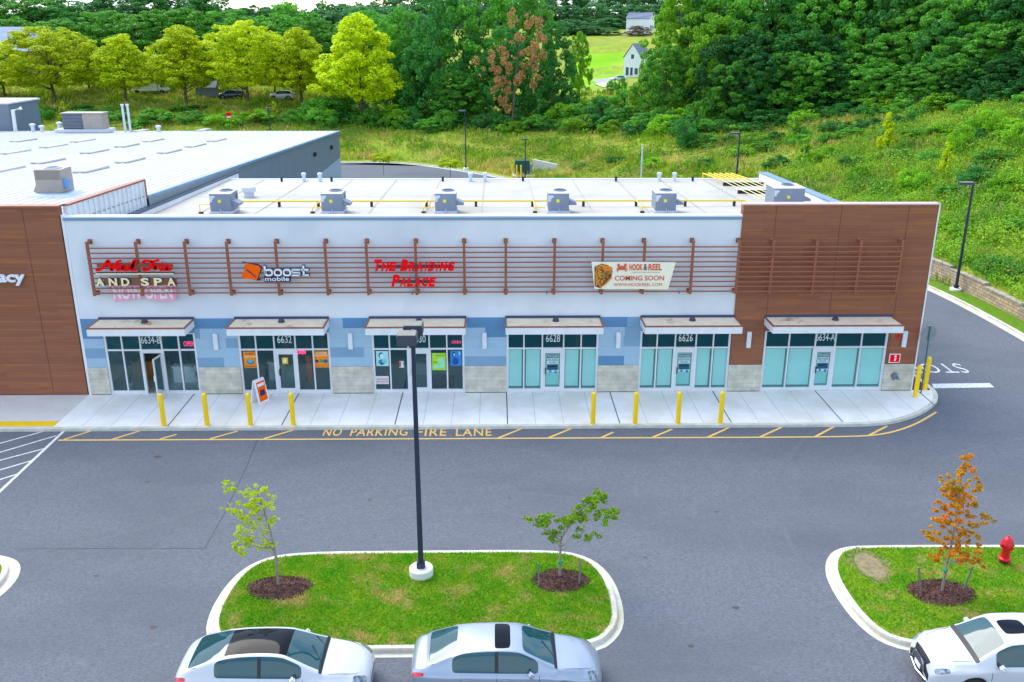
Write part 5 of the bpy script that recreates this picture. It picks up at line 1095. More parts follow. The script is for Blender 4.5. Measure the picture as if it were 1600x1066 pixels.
SED=dict(L=4.9,xs=[-2.45,-2.40,-2.25,-2.08,-1.98,-1.90,-1.60,-1.38,-1.26,-1.16,-.9,-.6,-.30,-.22,.1,.30,.40,.62,.80,1.0,1.20,1.28,1.42,1.60,1.82,2.05,2.25,2.38,2.45],
 axles=(-1.38,1.42),R=.33,wm=[(-2.45,.62),(-2.40,.74),(-2.25,.84),(-1.8,.90),(0,.915),(1.4,.905),(2.05,.87),(2.25,.80),(2.38,.68),(2.45,.54)],
 wb=[(-2.45,.58),(-2.25,.76),(-1.8,.80),(-1,.815),(0,.825),(1,.815),(1.4,.80),(2.05,.74),(2.25,.64),(2.38,.52),(2.45,.42)],
 zb=[(-2.45,.74),(-2.40,.88),(-2.25,.96),(-1.6,.97),(0,.93),(1.1,.91),(2.05,.80),(2.25,.74),(2.38,.64),(2.45,.55)],
 zc=[(-2.45,.78),(-2.40,.95),(-2.25,1.03),(-1.98,1.08),(-1.90,1.10),(0,1.12),(1.20,1.02),(1.28,1.00),(1.8,.95),(2.05,.88),(2.25,.80),(2.38,.70),(2.45,.60)],
 wr=[(-2.45,.50),(-2.25,.68),(-1.98,.74),(-1.90,.73),(-1.26,.65),(-1.16,.62),(-.6,.60),(0,.60),(.30,.61),(.62,.66),(1.0,.72),(1.20,.745),(1.8,.70),(2.05,.62),(2.25,.52),(2.38,.42),(2.45,.34)],
 zr=[(-2.45,0),(-2.08,1.0),(-1.98,1.10),(-1.90,1.13),(-1.60,1.25),(-1.38,1.325),(-1.26,1.36),(-1.16,1.39),(-.9,1.425),(-.6,1.44),(-.1,1.45),(.1,1.44),(.30,1.415),(.40,1.385),(.62,1.29),(.80,1.205),(1.0,1.115),(1.20,1.04),(1.28,.9),(2.45,0)],
 mirror=.60,handles=(-.98,-.02),gaps=(-1.16,-.26,.82),
 roles=[('windscreen',.40,1.20,6,7),('pillar_trim',1.20,1.28,5,7),('rear_window',-1.98,-1.26,6,7),('sunroof',-.30,.10,6,7),('side_window',-1.38,-.30,4,4),('side_window',-.22,.80,4,4),('pillar_trim',-.30,-.22,4,4),('headlight',2.05,2.38,3,4),('taillight',-2.41,-2.1,3,3)],
 front_roles={1:'grille',3:'grille'},rear_roles={})
import copy
# silver sedan
r2_,_,pp2=make_car('parked_car','silver sedan with a dark sunroof parked at the island kerb below the lamp pole',PS,SED,(.24,-19.9,-.13),0,{'chrome':True})
# white sedan with glass roof
SA=copy.deepcopy(SED); SA['roles']=[('windscreen',.40,1.20,6,7),('pillar_trim',1.20,1.28,5,7),('roof_panel',.30,.40,6,7),('rear_window',-2.08,-1.16,6,7),('roof_panel',-1.16,-.9,6,7),('roof_panel',-.9,-.22,6,7),('roof_panel',-.22,.30,6,7),('side_window',-1.38,-.30,4,4),('side_window',-.22,.80,4,4),('pillar_trim',-.30,-.22,4,4),('headlight',2.05,2.38,3,4),('taillight',-2.41,-2.1,3,3)]
SA['zr']=[(-2.45,0),(-2.25,.9),(-2.08,1.09),(-1.98,1.135),(-1.90,1.165),(-1.60,1.27),(-1.26,1.365),(-.9,1.425),(-.6,1.445),(-.1,1.45),(.1,1.44),(.30,1.415),(.40,1.385),(.62,1.29),(.80,1.205),(1.0,1.115),(1.20,1.04),(1.28,.9),(2.45,0)]
r1_,_,pp1=make_car('parked_car','white sedan with black glass roof parked left of the silver sedan',PW,SA,(-5.68,-20.0,-.13),0,{})
# white crossover on the right, nose to the left
SU=dict(L=4.9,xs=[-2.45,-2.38,-2.2,-1.82,-1.72,-1.40,-1.16,-1.06,-.6,-.16,-.08,.3,.55,.66,.85,.95,1.10,1.24,1.32,1.42,1.60,1.70,1.82,2.05,2.25,2.38,2.46],axles=(-1.40,1.42),R=.37,
 wm=[(-2.45,.72),(-2.38,.84),(-2.2,.92),(-1.8,.95),(0,.95),(1.4,.94),(2.05,.90),(2.25,.84),(2.38,.74),(2.46,.60)],
 wb=[(-2.45,.66),(-2.38,.78),(-2.2,.84),(0,.86),(1,.85),(1.4,.83),(2.05,.77),(2.25,.68),(2.38,.56),(2.46,.42)],
 zb=[(-2.45,.95),(-2.38,1.1),(-2.2,1.14),(0,1.08),(1.1,1.05),(2.05,.95),(2.25,.88),(2.38,.78),(2.46,.66)],
 zc=[(-2.45,1.0),(-2.38,1.15),(-2.2,1.2),(0,1.22),(1.32,1.14),(1.42,1.12),(1.82,1.08),(2.05,1.03),(2.25,.97),(2.38,.88),(2.46,.76)],
 wr=[(-2.45,.5),(-2.38,.62),(-2.2,.64),(-1.6,.64),(0,.66),(.66,.67),(.95,.71),(1.24,.76),(1.32,.78),(1.8,.74),(2.05,.66),(2.25,.56),(2.38,.45),(2.46,.35)],
 zr=[(-2.45,1.02),(-2.38,1.25),(-2.2,1.45),(-1.82,1.56),(-1.2,1.62),(-.3,1.65),(.3,1.63),(.55,1.60),(.66,1.56),(.95,1.40),(1.24,1.22),(1.32,1.17),(1.42,.9),(2.46,0)],
 mirror=.86,handles=(-.75,.15),gaps=(-1.1,-.12,1.05),
 roles=[('windscreen',.66,1.32,6,7),('pillar_trim',1.32,1.42,5,7),('rear_window',-2.38,-1.82,6,7),('sunroof',-.08,.55,7,7),('side_window',-1.82,-.16,4,4),('side_window',-.08,.95,4,4),('pillar_trim',-.16,-.08,4,4),('headlight',2.05,2.38,3,3),('taillight',-2.41,-1.9,3,3),('grille',2.38,2.5,5,7)],
 front_roles={0:'grille',1:'grille',2:'grille',3:'grille',4:'grille',5:'grille',6:'grille',7:'grille'})
r3_,V3,pp3=make_car('parked_car','white crossover with dark grille entering at the right corner, nose to the left',PW,SU,(13.55,-20.02,-.13),rad(178),{'chrome':True})
mb=MB()
for s in (-1,1):
    mb.tube([(2.50,s*.16,.78),(2.50,s*.30,.70),(2.49,s*.34,.5),(2.47,s*.62,.36)],.018,6)
mb.tube([(2.44,-.62,.36),(2.52,0,.33),(2.44,.62,.36)],.02,6); mb.build('grille_trim',CHROME,r3_,local=True)
mb=MB(); [mb.box(2.475,2.49,-.30,.30,.5+.05*k,.512+.05*k) for k in range(6)]; mb.lathe([(0,0),(.06,0),(.06,.0)],(2.5,0,.72),12) if 0 else None; mb.build('grille_bar',mat('grille_grey',srgb((130,136,150)),rough=.3,metal=.7),r3_,local=True)
mb=MB(); mb.box(2.49,2.51,-.16,.16,.44,.56); mb.build('licence_plate',WHT,r3_,local=True)
# wipers and antennas
for rt,zw in ((r2_,1.02),(r1_,1.02)):
    mb=MB(); mb.tube([(1.21,-.35,1.075),(.92,.12,1.22)],.011,5); mb.tube([(1.21,.30,1.075),(.95,.56,1.17)],.011,5); mb.build('wiper',PLAS,rt,local=True)
# dashboards are hidden by the tinted glass; distant vehicles use the same builder with fewer segments
WV=[(362,'dark SUV parked beyond the yellow trees','dark',139,157.5),(441,'white SUV parked beyond the yellow trees, right of the dark one','white',140,153.5)]
PD=mat('dark_paint',srgb((34,38,62)),srgb((30,34,58)),rough=.3,coat=.6)
for px,lb,cname,Yd,py in WV:
    q=at(px,Yd); r_,_,_=make_car('parked_car',lb,PD if cname=='dark' else PW,SU,(q[0],q[1],q[2]),rad(180),{},subd=1)
q=G(969,122,h1(*at(969,228)[:2])); make_car('parked_car','white car parked in front of the white gabled house',PW,SED,tuple(at(966,226)),rad(200),{},subd=1)
# ---------------- foliage ----------------
def leaf_cloud(C,RC,n,size,rng,flat=.75,up=.35,jit=.5):
    """quads spread over clump shells; C (k,3) centres, RC (k,) radii"""
    k=len(C); w=RC**2; idx=rng.choice(k,n,p=w/w.sum()); u=rng.normal(0,1,(n,3)); u/=np.linalg.norm(u,axis=1)[:,None]
    r=RC[idx]*rng.uniform(.72,1.08,n); P=C[idx]+u*r[:,None]*np.array([1,1,flat])
    nr=u*.7+np.array([0,0,up])+rng.normal(0,jit,(n,3)); nr/=np.linalg.norm(nr,axis=1)[:,None]
    a=np.cross(nr,rng.normal(0,1,(n,3))); a/=np.linalg.norm(a,axis=1)[:,None]+1e-9; b=np.cross(nr,a)
    s=(size*rng.uniform(.6,1.3,n))[:,None]; a=a*s*.5; b=b*s*.5*rng.uniform(.5,.9,n)[:,None]; dr=nr*s*.12
    V=np.stack([P-a-dr,P-b,P+a-dr,P+b],1).reshape(-1,3); return V,np.arange(4*n).reshape(-1,4),rng.uniform(0,1,n)
def crown_shape(kind,h,w,k,rng):
    """clump centres and radii for a crown of total height h and width w, base at z=0"""
    out=[];
    while len(out)<k:
        t=rng.uniform(0,1)
        if kind=='pyramid': prof=(1-t)**.55*(.45+.55*min(1,t/.15)) ; rr=.5*w*prof+.15
        elif kind=='oval': rr=.5*w*math.sqrt(max(0,1-((t-.42)/.60)**2))
        elif kind=='cone': rr=.5*w*(1-t)**1.0+.1
        elif kind=='dome': rr=.5*w*math.sqrt(max(0,1-(t/1.03)**2.2))
        else: rr=.5*w
        if rng.uniform()>rr/(.5*w+.15): continue
        a=rng.uniform(0,6.283); q=rng.uniform(.55,1)**.6 if rng.uniform()<.8 else rng.uniform(0,.6)
        lob=1+.16*math.sin(3*a+t*7)+.1*math.sin(5*a-t*11)
        out.append((rr*q*lob*math.cos(a),rr*q*lob*math.sin(a),t*h))
    C=np.array(out); RC=rng.uniform(.6,1.3,k)*w*.085*(1.0 if kind!='cone' else .8)*(1 if k<=150 else .62)+.12; return C,RC
BARK=mat('bark',srgb((112,100,88)),srgb((84,74,66)),scale=6,rough=.95,bump=.5,stretch=(1,1,.3))
BARKL=mat('bark_light',srgb((158,150,140)),srgb((130,122,114)),scale=12,rough=.9)
def proto_tree(kind,h,w,trunk_h,k,n,leaf,lm,seed,skirt=0.,flat=.75,up=.35):
    rng=np.random.default_rng(seed); C,RC=crown_shape(kind,h-trunk_h,w,k,rng); C[:,2]+=trunk_h
    V,Fq,r=leaf_cloud(C,RC,n,leaf,rng,flat,up)
    mb=MB(); tp=trunk_h+(h-trunk_h)*.6; mb.tube([(0,0,-.8),(0,0,trunk_h*.5),(.1,.05,trunk_h),(.0,.1,tp)],[.035*h*.55,.03*h*.5,.024*h*.5,.06],8)
    for q in C[np.argsort(rng.uniform(size=len(C)))[:14]]:
        z0=max(.5,q[2]*.55); mb.tube([(0.05,.05,z0),(q[0]*.5,q[1]*.5,(z0+q[2])*.52),tuple(q)],[.1,.06,.03],5)
    return dict(V=V,F=Fq,r=r,mb=mb,mat=lm,h=h,w=w,cache=None)
def place_tree(p,name,label,cat,x,y,z,height,width,group=None,rz=None,lm=None,seed=0):
    rt=thing(name,label,cat,(x,y,z),(seed*1.7)%6.28 if rz is None else rz,group); sx=width/p['w']; sz=height/p['h']; rt.scale=(sx,sx,sz)
    m=lm or p['mat']; key=m.name
    p.setdefault('mesh',{})
    if key not in p['mesh']:
        c=np_mesh('crown',p['V'],p['F'],m,rt,rnd=p['r']); p['mesh'][key]=c.data
    else:
        c=bpy.data.objects.new('crown',p['mesh'][key]); scene.collection.objects.link(c); c.parent=rt
    if 'tm' not in p:
        t=p['mb'].build('trunk',BARK,rt,local=True,smooth=False); p['tm']=t.data
    else:
        t=bpy.data.objects.new('trunk',p['tm']); scene.collection.objects.link(t); t.parent=rt
    return rt
LY=leafmat('leaf_yellow',srgb((218,232,16)),srgb((188,210,20)),scale=.35,rnd=.55); LG=leafmat('leaf_green',srgb((114,184,54)),srgb((88,162,56)),scale=.3,rnd=.6); LD=leafmat('leaf_dark',srgb((78,154,60)),srgb((60,132,58)),scale=.3,rnd=.6); LDD=leafmat('leaf_deep',srgb((58,126,52)),srgb((46,108,50)),scale=.3,rnd=.6); LB=leafmat('leaf_bright',srgb((148,200,34)),srgb((112,178,40)),scale=.35,rnd=.55)
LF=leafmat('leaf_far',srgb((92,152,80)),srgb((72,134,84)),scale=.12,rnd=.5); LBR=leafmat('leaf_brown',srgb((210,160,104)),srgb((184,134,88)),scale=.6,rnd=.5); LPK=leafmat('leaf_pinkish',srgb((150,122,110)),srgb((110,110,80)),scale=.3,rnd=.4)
PY=[proto_tree('pyramid',13,10.5,3.1,330,26000,.31,LY,s,flat=.6,up=.7) for s in (11,12)]+[proto_tree('oval',13,10.5,3.1,330,26000,.31,LY,13,flat=.6,up=.7)]
PDK=[proto_tree('oval',18,12,2.0,240,24000,.36,LD,21),proto_tree('dome',17,13,.8,240,24000,.36,LG,22),proto_tree('oval',16,11,1.0,230,22000,.36,LG,23)]
PFAR=[proto_tree('dome',16,14,.5,110,6500,.75,LF,31),proto_tree('oval',17,12,.8,110,6500,.75,LF,32)]
PSH=[proto_tree('dome',3.5,5.0,.1,50,5000,.22,LG,41),proto_tree('dome',2.5,4.0,.1,40,4200,.2,LB,42),proto_tree('dome',4.2,4.0,.2,50,5000,.24,LD,43)]
PCO=[proto_tree('cone',3.2,1.9,.2,45,3200,.17,LB,51)]
cnt=[0]
def T(P,name,label,cat,px,Y,pytop,wpx,group,lm=None,i=None,zb=None,dz=0):
    q=at(px,Y); cnt[0]+=1; zt=ztop(px,pytop,Y); zc=(np.array([q[0],Y,(q[2]+zt)/2])-CAM)@FW; w=wpx*zc/FPX
    h=max(zt-q[2]+dz,1.0); w*=1.08 if P is PY else 1; return place_tree(P[(cnt[0] if i is None else i)%len(P)],name,label,cat,q[0],Y,q[2]-dz,h,w,group,lm=lm,seed=cnt[0])
def land(px,py):
    d=ray(px,py); t=45.
    while t<520:
        p=CAM+d*t
        if p[2]<h1(p[0],p[1]): break
        t+=.8
    return np.array([p[0],p[1],h1(p[0],p[1])])
def TB(P,name,label,cat,px,pyb,pytop,wpx,group,lm=None,i=None):
    q=land(px,pyb); cnt[0]+=1; zt=ztop(px,pytop,q[1]); zc=(np.array([q[0],q[1],(q[2]+zt)/2])-CAM)@FW
    return place_tree(P[(cnt[0] if i is None else i)%len(P)],name,label,cat,q[0],q[1],q[2]-.15,max(zt-q[2],.8),wpx*zc/FPX,group,lm=lm,seed=cnt[0])
BL_=[(470,196),(500,198),(640,202),(800,204),(950,203),(1050,214),(1150,206),(1250,192),(1350,182),(1450,178),(1600,164),(1700,158)]
by=lambda x: float(np.interp(x,*zip(*BL_)))
# the yellow-green row
YR=[(8,138,68,96,'leftmost, cut by the picture edge'),(86,134,42,128,'second from the left, above the louvred roof unit'),(198,134,54,104,'third from the left, behind the tall flue pipes'),(291,134,42,112,'fourth from the left, fullest of the row'),(388,135,32,118,'fifth from the left, over the parked SUV'),(472,134,44,104,'sixth from the left, in front of the dark wood'),(566,126,24,128,'tallest and rightmost, pointed crown')]
for i,(px,Y,pt,w,lb) in enumerate(YR): T(PY,'maple_tree',f'yellow-green tree of the street row, {lb}','tree',px,Y,pt,w,'yellow-green trees in a row behind the meadow')
for i,(px,Y,pt,w) in enumerate([(140,146,72,70),(245,146,82,60),(340,147,80,60),(430,147,84,60),(520,142,92,66)]): T(PY,'maple_tree',f'yellow-green tree of the second line showing {["left of the third","left of the fourth","left of the fifth","left of the sixth","left of the tallest"][i]} front tree','tree',px,Y,pt,w,'yellow-green trees in a row behind the meadow')
# central dark group
for (px,pb,pt,w,li,lb) in [(690,188,-25,118,LD,'tall dark green tree left of centre above the road curve'),(745,182,-40,130,LG,'tall green tree behind the brown-leaved one'),(650,180,70,70,LD,'lower dark tree beside the tallest yellow one'),(790,190,38,90,LD,'dark tree hung with dead brown branches'),(862,190,34,74,LD,'rounded dark ivy covered tree left of the lawn gap'),(720,194,110,90,LG,'lower green tree at the foot of the dark group'),(828,176,-30,92,LG,'tall green tree behind the ivy covered one'),(640,168,10,90,LG,'green tree behind the tallest yellow tree'),(905,160,50,36,LB,'thin light green tree at the left of the lawn'),(610,176,30,60,LG,'green tree behind the right side of the tallest yellow tree')]:
    TB(PDK,'deciduous_tree',lb,'tree',px,pb,pt,w,None,lm=li)
# dead brown foliage on the dark tree: its own hanging masses
rng=np.random.default_rng(5); q=F(800,100,112.5); Bp=[(775,95,.9),(790,105,.9),(800,75,.8),(812,60,.7),(800,25,.5),(835,35,.6),(845,45,.6),(822,70,.7),(830,90,.8),(770,120,.9),(778,140,.8),(765,100,.7),(790,150,.7),(810,110,.8),(835,118,.8),(845,80,.5),(802,130,.6),(785,158,.6),(820,100,.6),(850,60,.4)]
C=np.array([F(px+rng.normal(0,9),py+rng.normal(0,9),111.3+rng.uniform(-1.5,1)) for px,py,_ in Bp for k in range(5)]); RC=rng.uniform(.2,.65,len(C)); V,Fq,r=leaf_cloud(C,RC,4200,.30,rng,1.1,.2,.9)
rt=at(800,112.0); t=thing('dead_tree','tree with dead orange brown foliage before the dark green group','tree',rt); np_mesh('crown',V-rt,Fq,LBR,t,rnd=r)
mb=MB(); mb.tube([rt,tuple(F(805,130,112)),tuple(F(812,60,112))],[.22,.15,.05],6); mb.build('trunk',BARK,t)
# right-hand forest
RF=[(1062,180,-20,108,LB,'bright green tree at the right of the white house'),(1038,196,70,84,LG,'green creeper covered tree beside the white house'),(1110,188,16,100,LB,'lighter green tree right of the creeper covered one')]
for (px,pb,pt,w,li,lb) in RF: TB(PDK,'deciduous_tree',lb,'tree',px,pb,pt,w,None,lm=li)
gr=random.Random(3)
for (x0,x1,up,pt,wpx,n) in [(1120,1650,40,-90,150,8),(1100,1650,34,-60,145,9),(1130,1640,26,-20,130,9),(1100,1640,18,40,115,10),(1110,1640,10,88,95,12)]:
    for j in range(n):
        f=(j+.5+gr.uniform(-.2,.2))/n; px=x0+(x1-x0)*f
        TB(PDK,'forest_tree','dark broadleaf tree in the dense wood on the right hillside','tree',px,by(px)-up,pt+gr.uniform(-14,14),wpx*gr.uniform(.85,1.15),'broadleaf trees of the right hillside wood',lm=gr.choice([LD,LG,LG,LDD]))
# wood behind left row and far hills
for (x0,x1,Y,pt,wpx,n,P,li) in [(-10,620,175,20,120,9,PDK,LG),(-20,360,200,-14,130,6,PDK,LD),(60,640,220,8,110,11,PFAR,LF),(300,660,260,9,90,9,PFAR,LF),(420,660,180,45,90,5,PDK,LD)]:
    for j in range(n):
        px=x0+(x1-x0)*(j+.5)/n+gr.uniform(-10,10); T(P,'forest_tree','green tree in the wood beyond the yellow street row','tree',px,Y+gr.uniform(-5,5),pt+gr.uniform(-8,12),wpx*gr.uniform(.9,1.15),'trees of the wood beyond the yellow row',lm=li if gr.random()<.6 else [LG,LF][gr.randrange(2)])
for (x0,x1,Y,pt,wpx,n,li) in [(600,1110,430,4,60,13,LF),(600,1120,470,-12,66,12,LF),(880,1100,385,32,44,8,LF),(870,960,330,38,50,4,LF)]:
    for j in range(n):
        px=x0+(x1-x0)*(j+.5)/n+gr.uniform(-8,8); T(PFAR,'forest_tree','hazy green tree on the far hill above the lawn','tree',px,Y+gr.uniform(-8,8),pt+gr.uniform(-6,6),wpx*gr.uniform(.9,1.2),'far trees on the hill above the lawn',lm=li)
T(PFAR,'flowering_tree','pinkish brown tree before the upper white house','tree',998,318,40,40,None,lm=LPK,i=0)
for j in range(16):
    px=1680+gr.uniform(0,420); TB(PDK,'forest_tree','dark broadleaf tree in the dense wood on the right hillside','tree',px,150-gr.uniform(0,26),-60+gr.uniform(-20,40),140,'broadleaf trees of the right hillside wood',lm=gr.choice([LD,LG,LDD]))
for j in range(9):
    px=-60-j*48; T([PDK,PFAR][j%2],'forest_tree','green tree in the wood beyond the yellow street row','tree',px,180+gr.uniform(-10,10),16+gr.uniform(-8,12),120,'trees of the wood beyond the yellow row',lm=LG)
for j in range(3): T(PY,'maple_tree','yellow-green street row tree outside the left edge of the picture','tree',-90-j*100,134,48,110,'yellow-green trees in a row behind the meadow')
# undergrowth along the treeline and shrubs on the hill
for (x0,x1,up,hp,wpx,n,li) in [(480,700,0,28,46,10,LG),(480,660,10,34,60,6,LG),(690,930,0,24,46,12,LD),(870,1110,8,40,56,9,LG),(900,1140,-2,28,52,10,LG),(1080,1650,0,26,56,18,LD),(1100,1640,8,36,66,14,LDD),(1050,1420,-22,22,44,10,LD),(1180,1640,-34,20,44,10,LG)]:
    for j in range(n):
        f=(j+.5)/n; px=x0+(x1-x0)*f+gr.uniform(-9,9); pb=by(px)-up+gr.uniform(-4,4); TB(PSH,'shrub','leafy green shrub in the undergrowth at the foot of the trees','shrub',px,pb,pb-hp*gr.uniform(.7,1.2),wpx*gr.uniform(.8,1.2),'shrubs of the undergrowth at the foot of the trees',lm=[li,LB,LG,LD][gr.choice([0,0,1,2,3])])
for (px,pb,hp,wp) in [(1105,262,16,40),(1160,245,20,44),(1215,262,20,40),(1290,250,24,40),(1330,262,22,44),(1372,255,18,36),(1410,250,20,40),(1450,255,22,44),(1485,310,26,50),(1525,290,34,60),(1575,300,34,64),(1555,260,30,60),(1595,370,30,56),(1500,370,22,46),(1440,340,20,40),(1560,425,24,48),(1380,300,20,40),(1590,215,30,60),(1520,225,28,56),(1470,215,26,50),(1425,222,22,46),(1020,262,18,40),(960,255,14,34),(905,262,10,28)]:
    TB(PSH,'shrub','leafy shrub growing on the grassy slope behind the strip mall','shrub',px,pb,pb-hp,wp,'shrubs scattered over the grassy slope',lm=gr.choice([LG,LB,LB,LD]))
for (px,pb,pt,w) in [(885,178,146,44),(915,176,152,46),(945,180,148,50),(975,176,138,50),(1005,178,128,54),(1030,176,112,50),(1018,150,84,34),(1008,150,88,22),(955,148,126,24),(972,146,120,16),(900,140,116,22)]:
    TB(PSH,'shrub','tall green thicket hiding the foot of the lawn and white house','shrub',px,pb,pt,w,'thicket before the lawn',lm=gr.choice([LG,LG,LB]))
for j in range(16):
    px=20+j*37+gr.uniform(-8,8)
    if 325<px<475 or 200<px<260: continue
    TB(PSH,'shrub','dark green bush at the foot of the yellow street trees','shrub',px,174+gr.uniform(-2,3),164+gr.uniform(-4,2),40,'bushes at the foot of the yellow trees',lm=gr.choice([LG,LD]))
for (px,pb,hp,wp) in [(130,192,22,60),(185,190,18,50),(240,196,26,60),(300,192,20,56),(350,198,24,64),(400,194,24,56),(455,196,26,40),(60,190,20,50),(500,186,34,50),(525,190,30,46)]:
    TB(PSH,'shrub','leafy green shrub on the meadow behind the metal roof','shrub',px,pb,pb-hp,wp,'shrubs on the meadow behind the metal roof',lm=gr.choice([LG,LB,LG]))
for (px,py,w,h,P,li,lb) in [(1072,232,42,4.2,PSH,LD,'dense dark green bush left of the rear lamp pole'),(1238,226,26,4.0,PCO,LB,'pointed yellow-green young tree on the slope'),(1385,235,30,4.5,PCO,LY,'pointed young tree with yellowing leaves on the right slope'),(1475,275,22,3.6,PCO,LY,'thin yellow-leaved young tree beside the lamp pole'),(1258,255,26,3.4,PCO,LB,'slim green sapling above the roof corner'),(1115,200,20,3.5,PCO,LB,'small pointed green tree right of the rear bush'),(1590,240,60,3,PSH,LB,'big bright green bush at the right picture edge'),(1545,215,64,3.2,PSH,LB,'broad bright green bush high on the right slope'),(1430,300,50,2.4,PSH,LB,'low bright bush behind the lamp pole'),(1340,290,44,2.2,PSH,LB,'low bright bush above the brown wall'),(1560,330,50,2.2,PSH,LB,'low green bush near the block wall'),(1500,240,44,3,PSH,LB,'green bush left of the broad one on the right slope'),
    (430,190,14,4.0,PCO,LY,'bright yellow-green columnar shrub on the meadow'),(100,190,16,4.0,PCO,LY,'bright yellow shrub left of the louvred unit'),(515,186,50,4.5,PSH,LG,'tall bush right of the metal roof corner')]:
    d=ray(px,py); 
    # march to the land
    t_=40.
    while t_<400:
        p_=CAM+d*t_
        if p_[2]<h1(p_[0],p_[1]): break
        t_+=1.
    zc=t_*1.0; W=w*zc/FPX; place_tree(P[gr.randrange(len(P))],'shrub' if P is PSH else 'young_tree',lb,'shrub' if P is PSH else 'tree',p_[0],p_[1],p_[2]-.25,h,W,None,lm=li,seed=gr.randrange(99))
# meadow plants: one mass nobody could count
def meadow(name,label,n,sel,size,hgt,m,seed,wf=.35):
    rng=np.random.default_rng(seed); P=[]
    tot=0
    while tot<n:
        s=rng.uniform(sel[0],sel[1],n); d=rng.uniform(sel[2],sel[3],n); K=kpt(s); N=knorm(s); q=K+N*d[:,None]
        X=q[:,0]-CAM[0]; Yv=q[:,1]-CAM[1]; keep=(X/Yv<.66)&(X/Yv>-.6)&(q[:,1]>5)
        dens=.5+.5*np.sin(q[:,0]*.35+1.3*np.sin(q[:,1]*.21))*np.cos(q[:,1]*.27+q[:,0]*.1); keep&=rng.uniform(0,1,n)<.35+.65*dens
        P.append(q[keep]); tot+=keep.sum()
    P=np.concatenate(P)[:n]; m_=len(P); z=H(P[:,0],P[:,1]); sc=(.6+.8*(.5+.5*np.sin(P[:,0]*.5+P[:,1]*.31)))*rng.uniform(.5,1.3,m_)
    L=4; V=np.empty((m_,L,4,3)); 
    for j in range(L):
        a=rng.uniform(0,6.28,m_); dx=np.cos(a)*size*wf*sc; dy=np.sin(a)*size*wf*sc; ox=rng.normal(0,size*.6,m_); oy=rng.normal(0,size*.6,m_); lx=rng.normal(0,size*.5,m_); ly=rng.normal(0,size*.5,m_); h=hgt*sc*rng.uniform(.5,1.2,m_)
        bx=P[:,0]+ox; by=P[:,1]+oy
        V[:,j,0]=np.c_[bx-dx*.5,by-dy*.5,z-.1]; V[:,j,1]=np.c_[bx+dx*.5,by+dy*.5,z-.1]; V[:,j,2]=np.c_[bx+dx+lx,by+dy+ly,z+h*.8]; V[:,j,3]=np.c_[bx-dx*.6+lx,by-dy*.6+ly,z+h]
    o=np_mesh(name,V.reshape(-1,3),np.arange(m_*L*4).reshape(-1,4),m,rnd=np.repeat(rng.uniform(0,1,m_),L)); tag(o,label,'grass',kind='stuff'); return o
MG=leafmat('meadow_leaf',srgb((130,172,36)),srgb((170,186,56)),scale=.18,rnd=.6,c3=srgb((212,192,112))); set_ramp(MG,.5,.64)
MG2=leafmat('weed_leaf',srgb((126,184,40)),srgb((160,190,52)),scale=.22,rnd=.6,c3=srgb((88,150,42))); set_ramp(MG2,.5,.62)
MG3=leafmat('weed_leaf_dark',srgb((80,138,40)),srgb((112,152,46)),scale=.25,rnd=.6)
sA=float(cs[np.argmin(np.abs(KL[:,1]-30)+np.abs(KL[:,0]-28)*2)])
meadow('meadow_grass','tall olive and straw coloured grass covering the meadow behind the road',60000,(sA-10,cs[-1]*.62,1.2,40),.13,.5,MG,61,.3)
def weeds(name,label,ncl,per,sel,rr,leaf,m,seed,zmul=.7):
    rng=np.random.default_rng(seed); P=[]; tot=0
    while tot<ncl:
        s=rng.uniform(sel[0],sel[1],ncl); d=sel[2]+(sel[3]-sel[2])*rng.uniform(0,1,ncl)**1.1; K=kpt(s); N=knorm(s); q=K+N*d[:,None]; X=q[:,0]; Yv=q[:,1]-CAM[1]; keep=(X/Yv<.86)&(X/Yv>-.8)&(q[:,1]>3)
        P.append(q[keep]); tot+=keep.sum()
    P=np.concatenate(P)[:ncl]; big=.55+.45*np.sin(P[:,0]*.9+2*np.sin(P[:,1]*.5))*np.cos(P[:,1]*.8+P[:,0]*.3); R_=rng.uniform(rr[0],rr[1],ncl)*(.5+big); z=H(P[:,0],P[:,1])
    C=np.c_[P,z+R_*zmul*.4]; V,Fq,r=leaf_cloud(C,R_,ncl*per,leaf,rng,zmul,.5,.7); o=np_mesh(name,V,Fq,m,rnd=r); tag(o,label,'plants',kind='stuff')
weeds('hillside_weeds','bright green weeds covering the steep slope on the right',6600,40,(sA-45,sA+25,2.2,40),(.35,.8),.17,MG2,62,.9)
meadow('meadow_grass','tall green and straw grass on the far meadow below the yellow trees',26000,(sA+40,cs[-1]*.75,34,80),.2,.6,MG,67,.5)
weeds('slope_grass','pale yellow green grass heads scattered among the slope weeds',1700,30,(sA-45,sA+60,2.0,34),(.25,.6),.13,MG,65,1.1)
weeds('wall_top_weeds','green weeds spilling along the top of the block wall',620,26,(20,sA+6,1.9,2.9),(.2,.45),.14,MG2,69,.9)
weeds('bramble_cover','darker green brambles scattered over the slope and meadow',1500,60,(sA-45,sA+110,7,44),(.45,1.15),.2,MG3,63,.8)
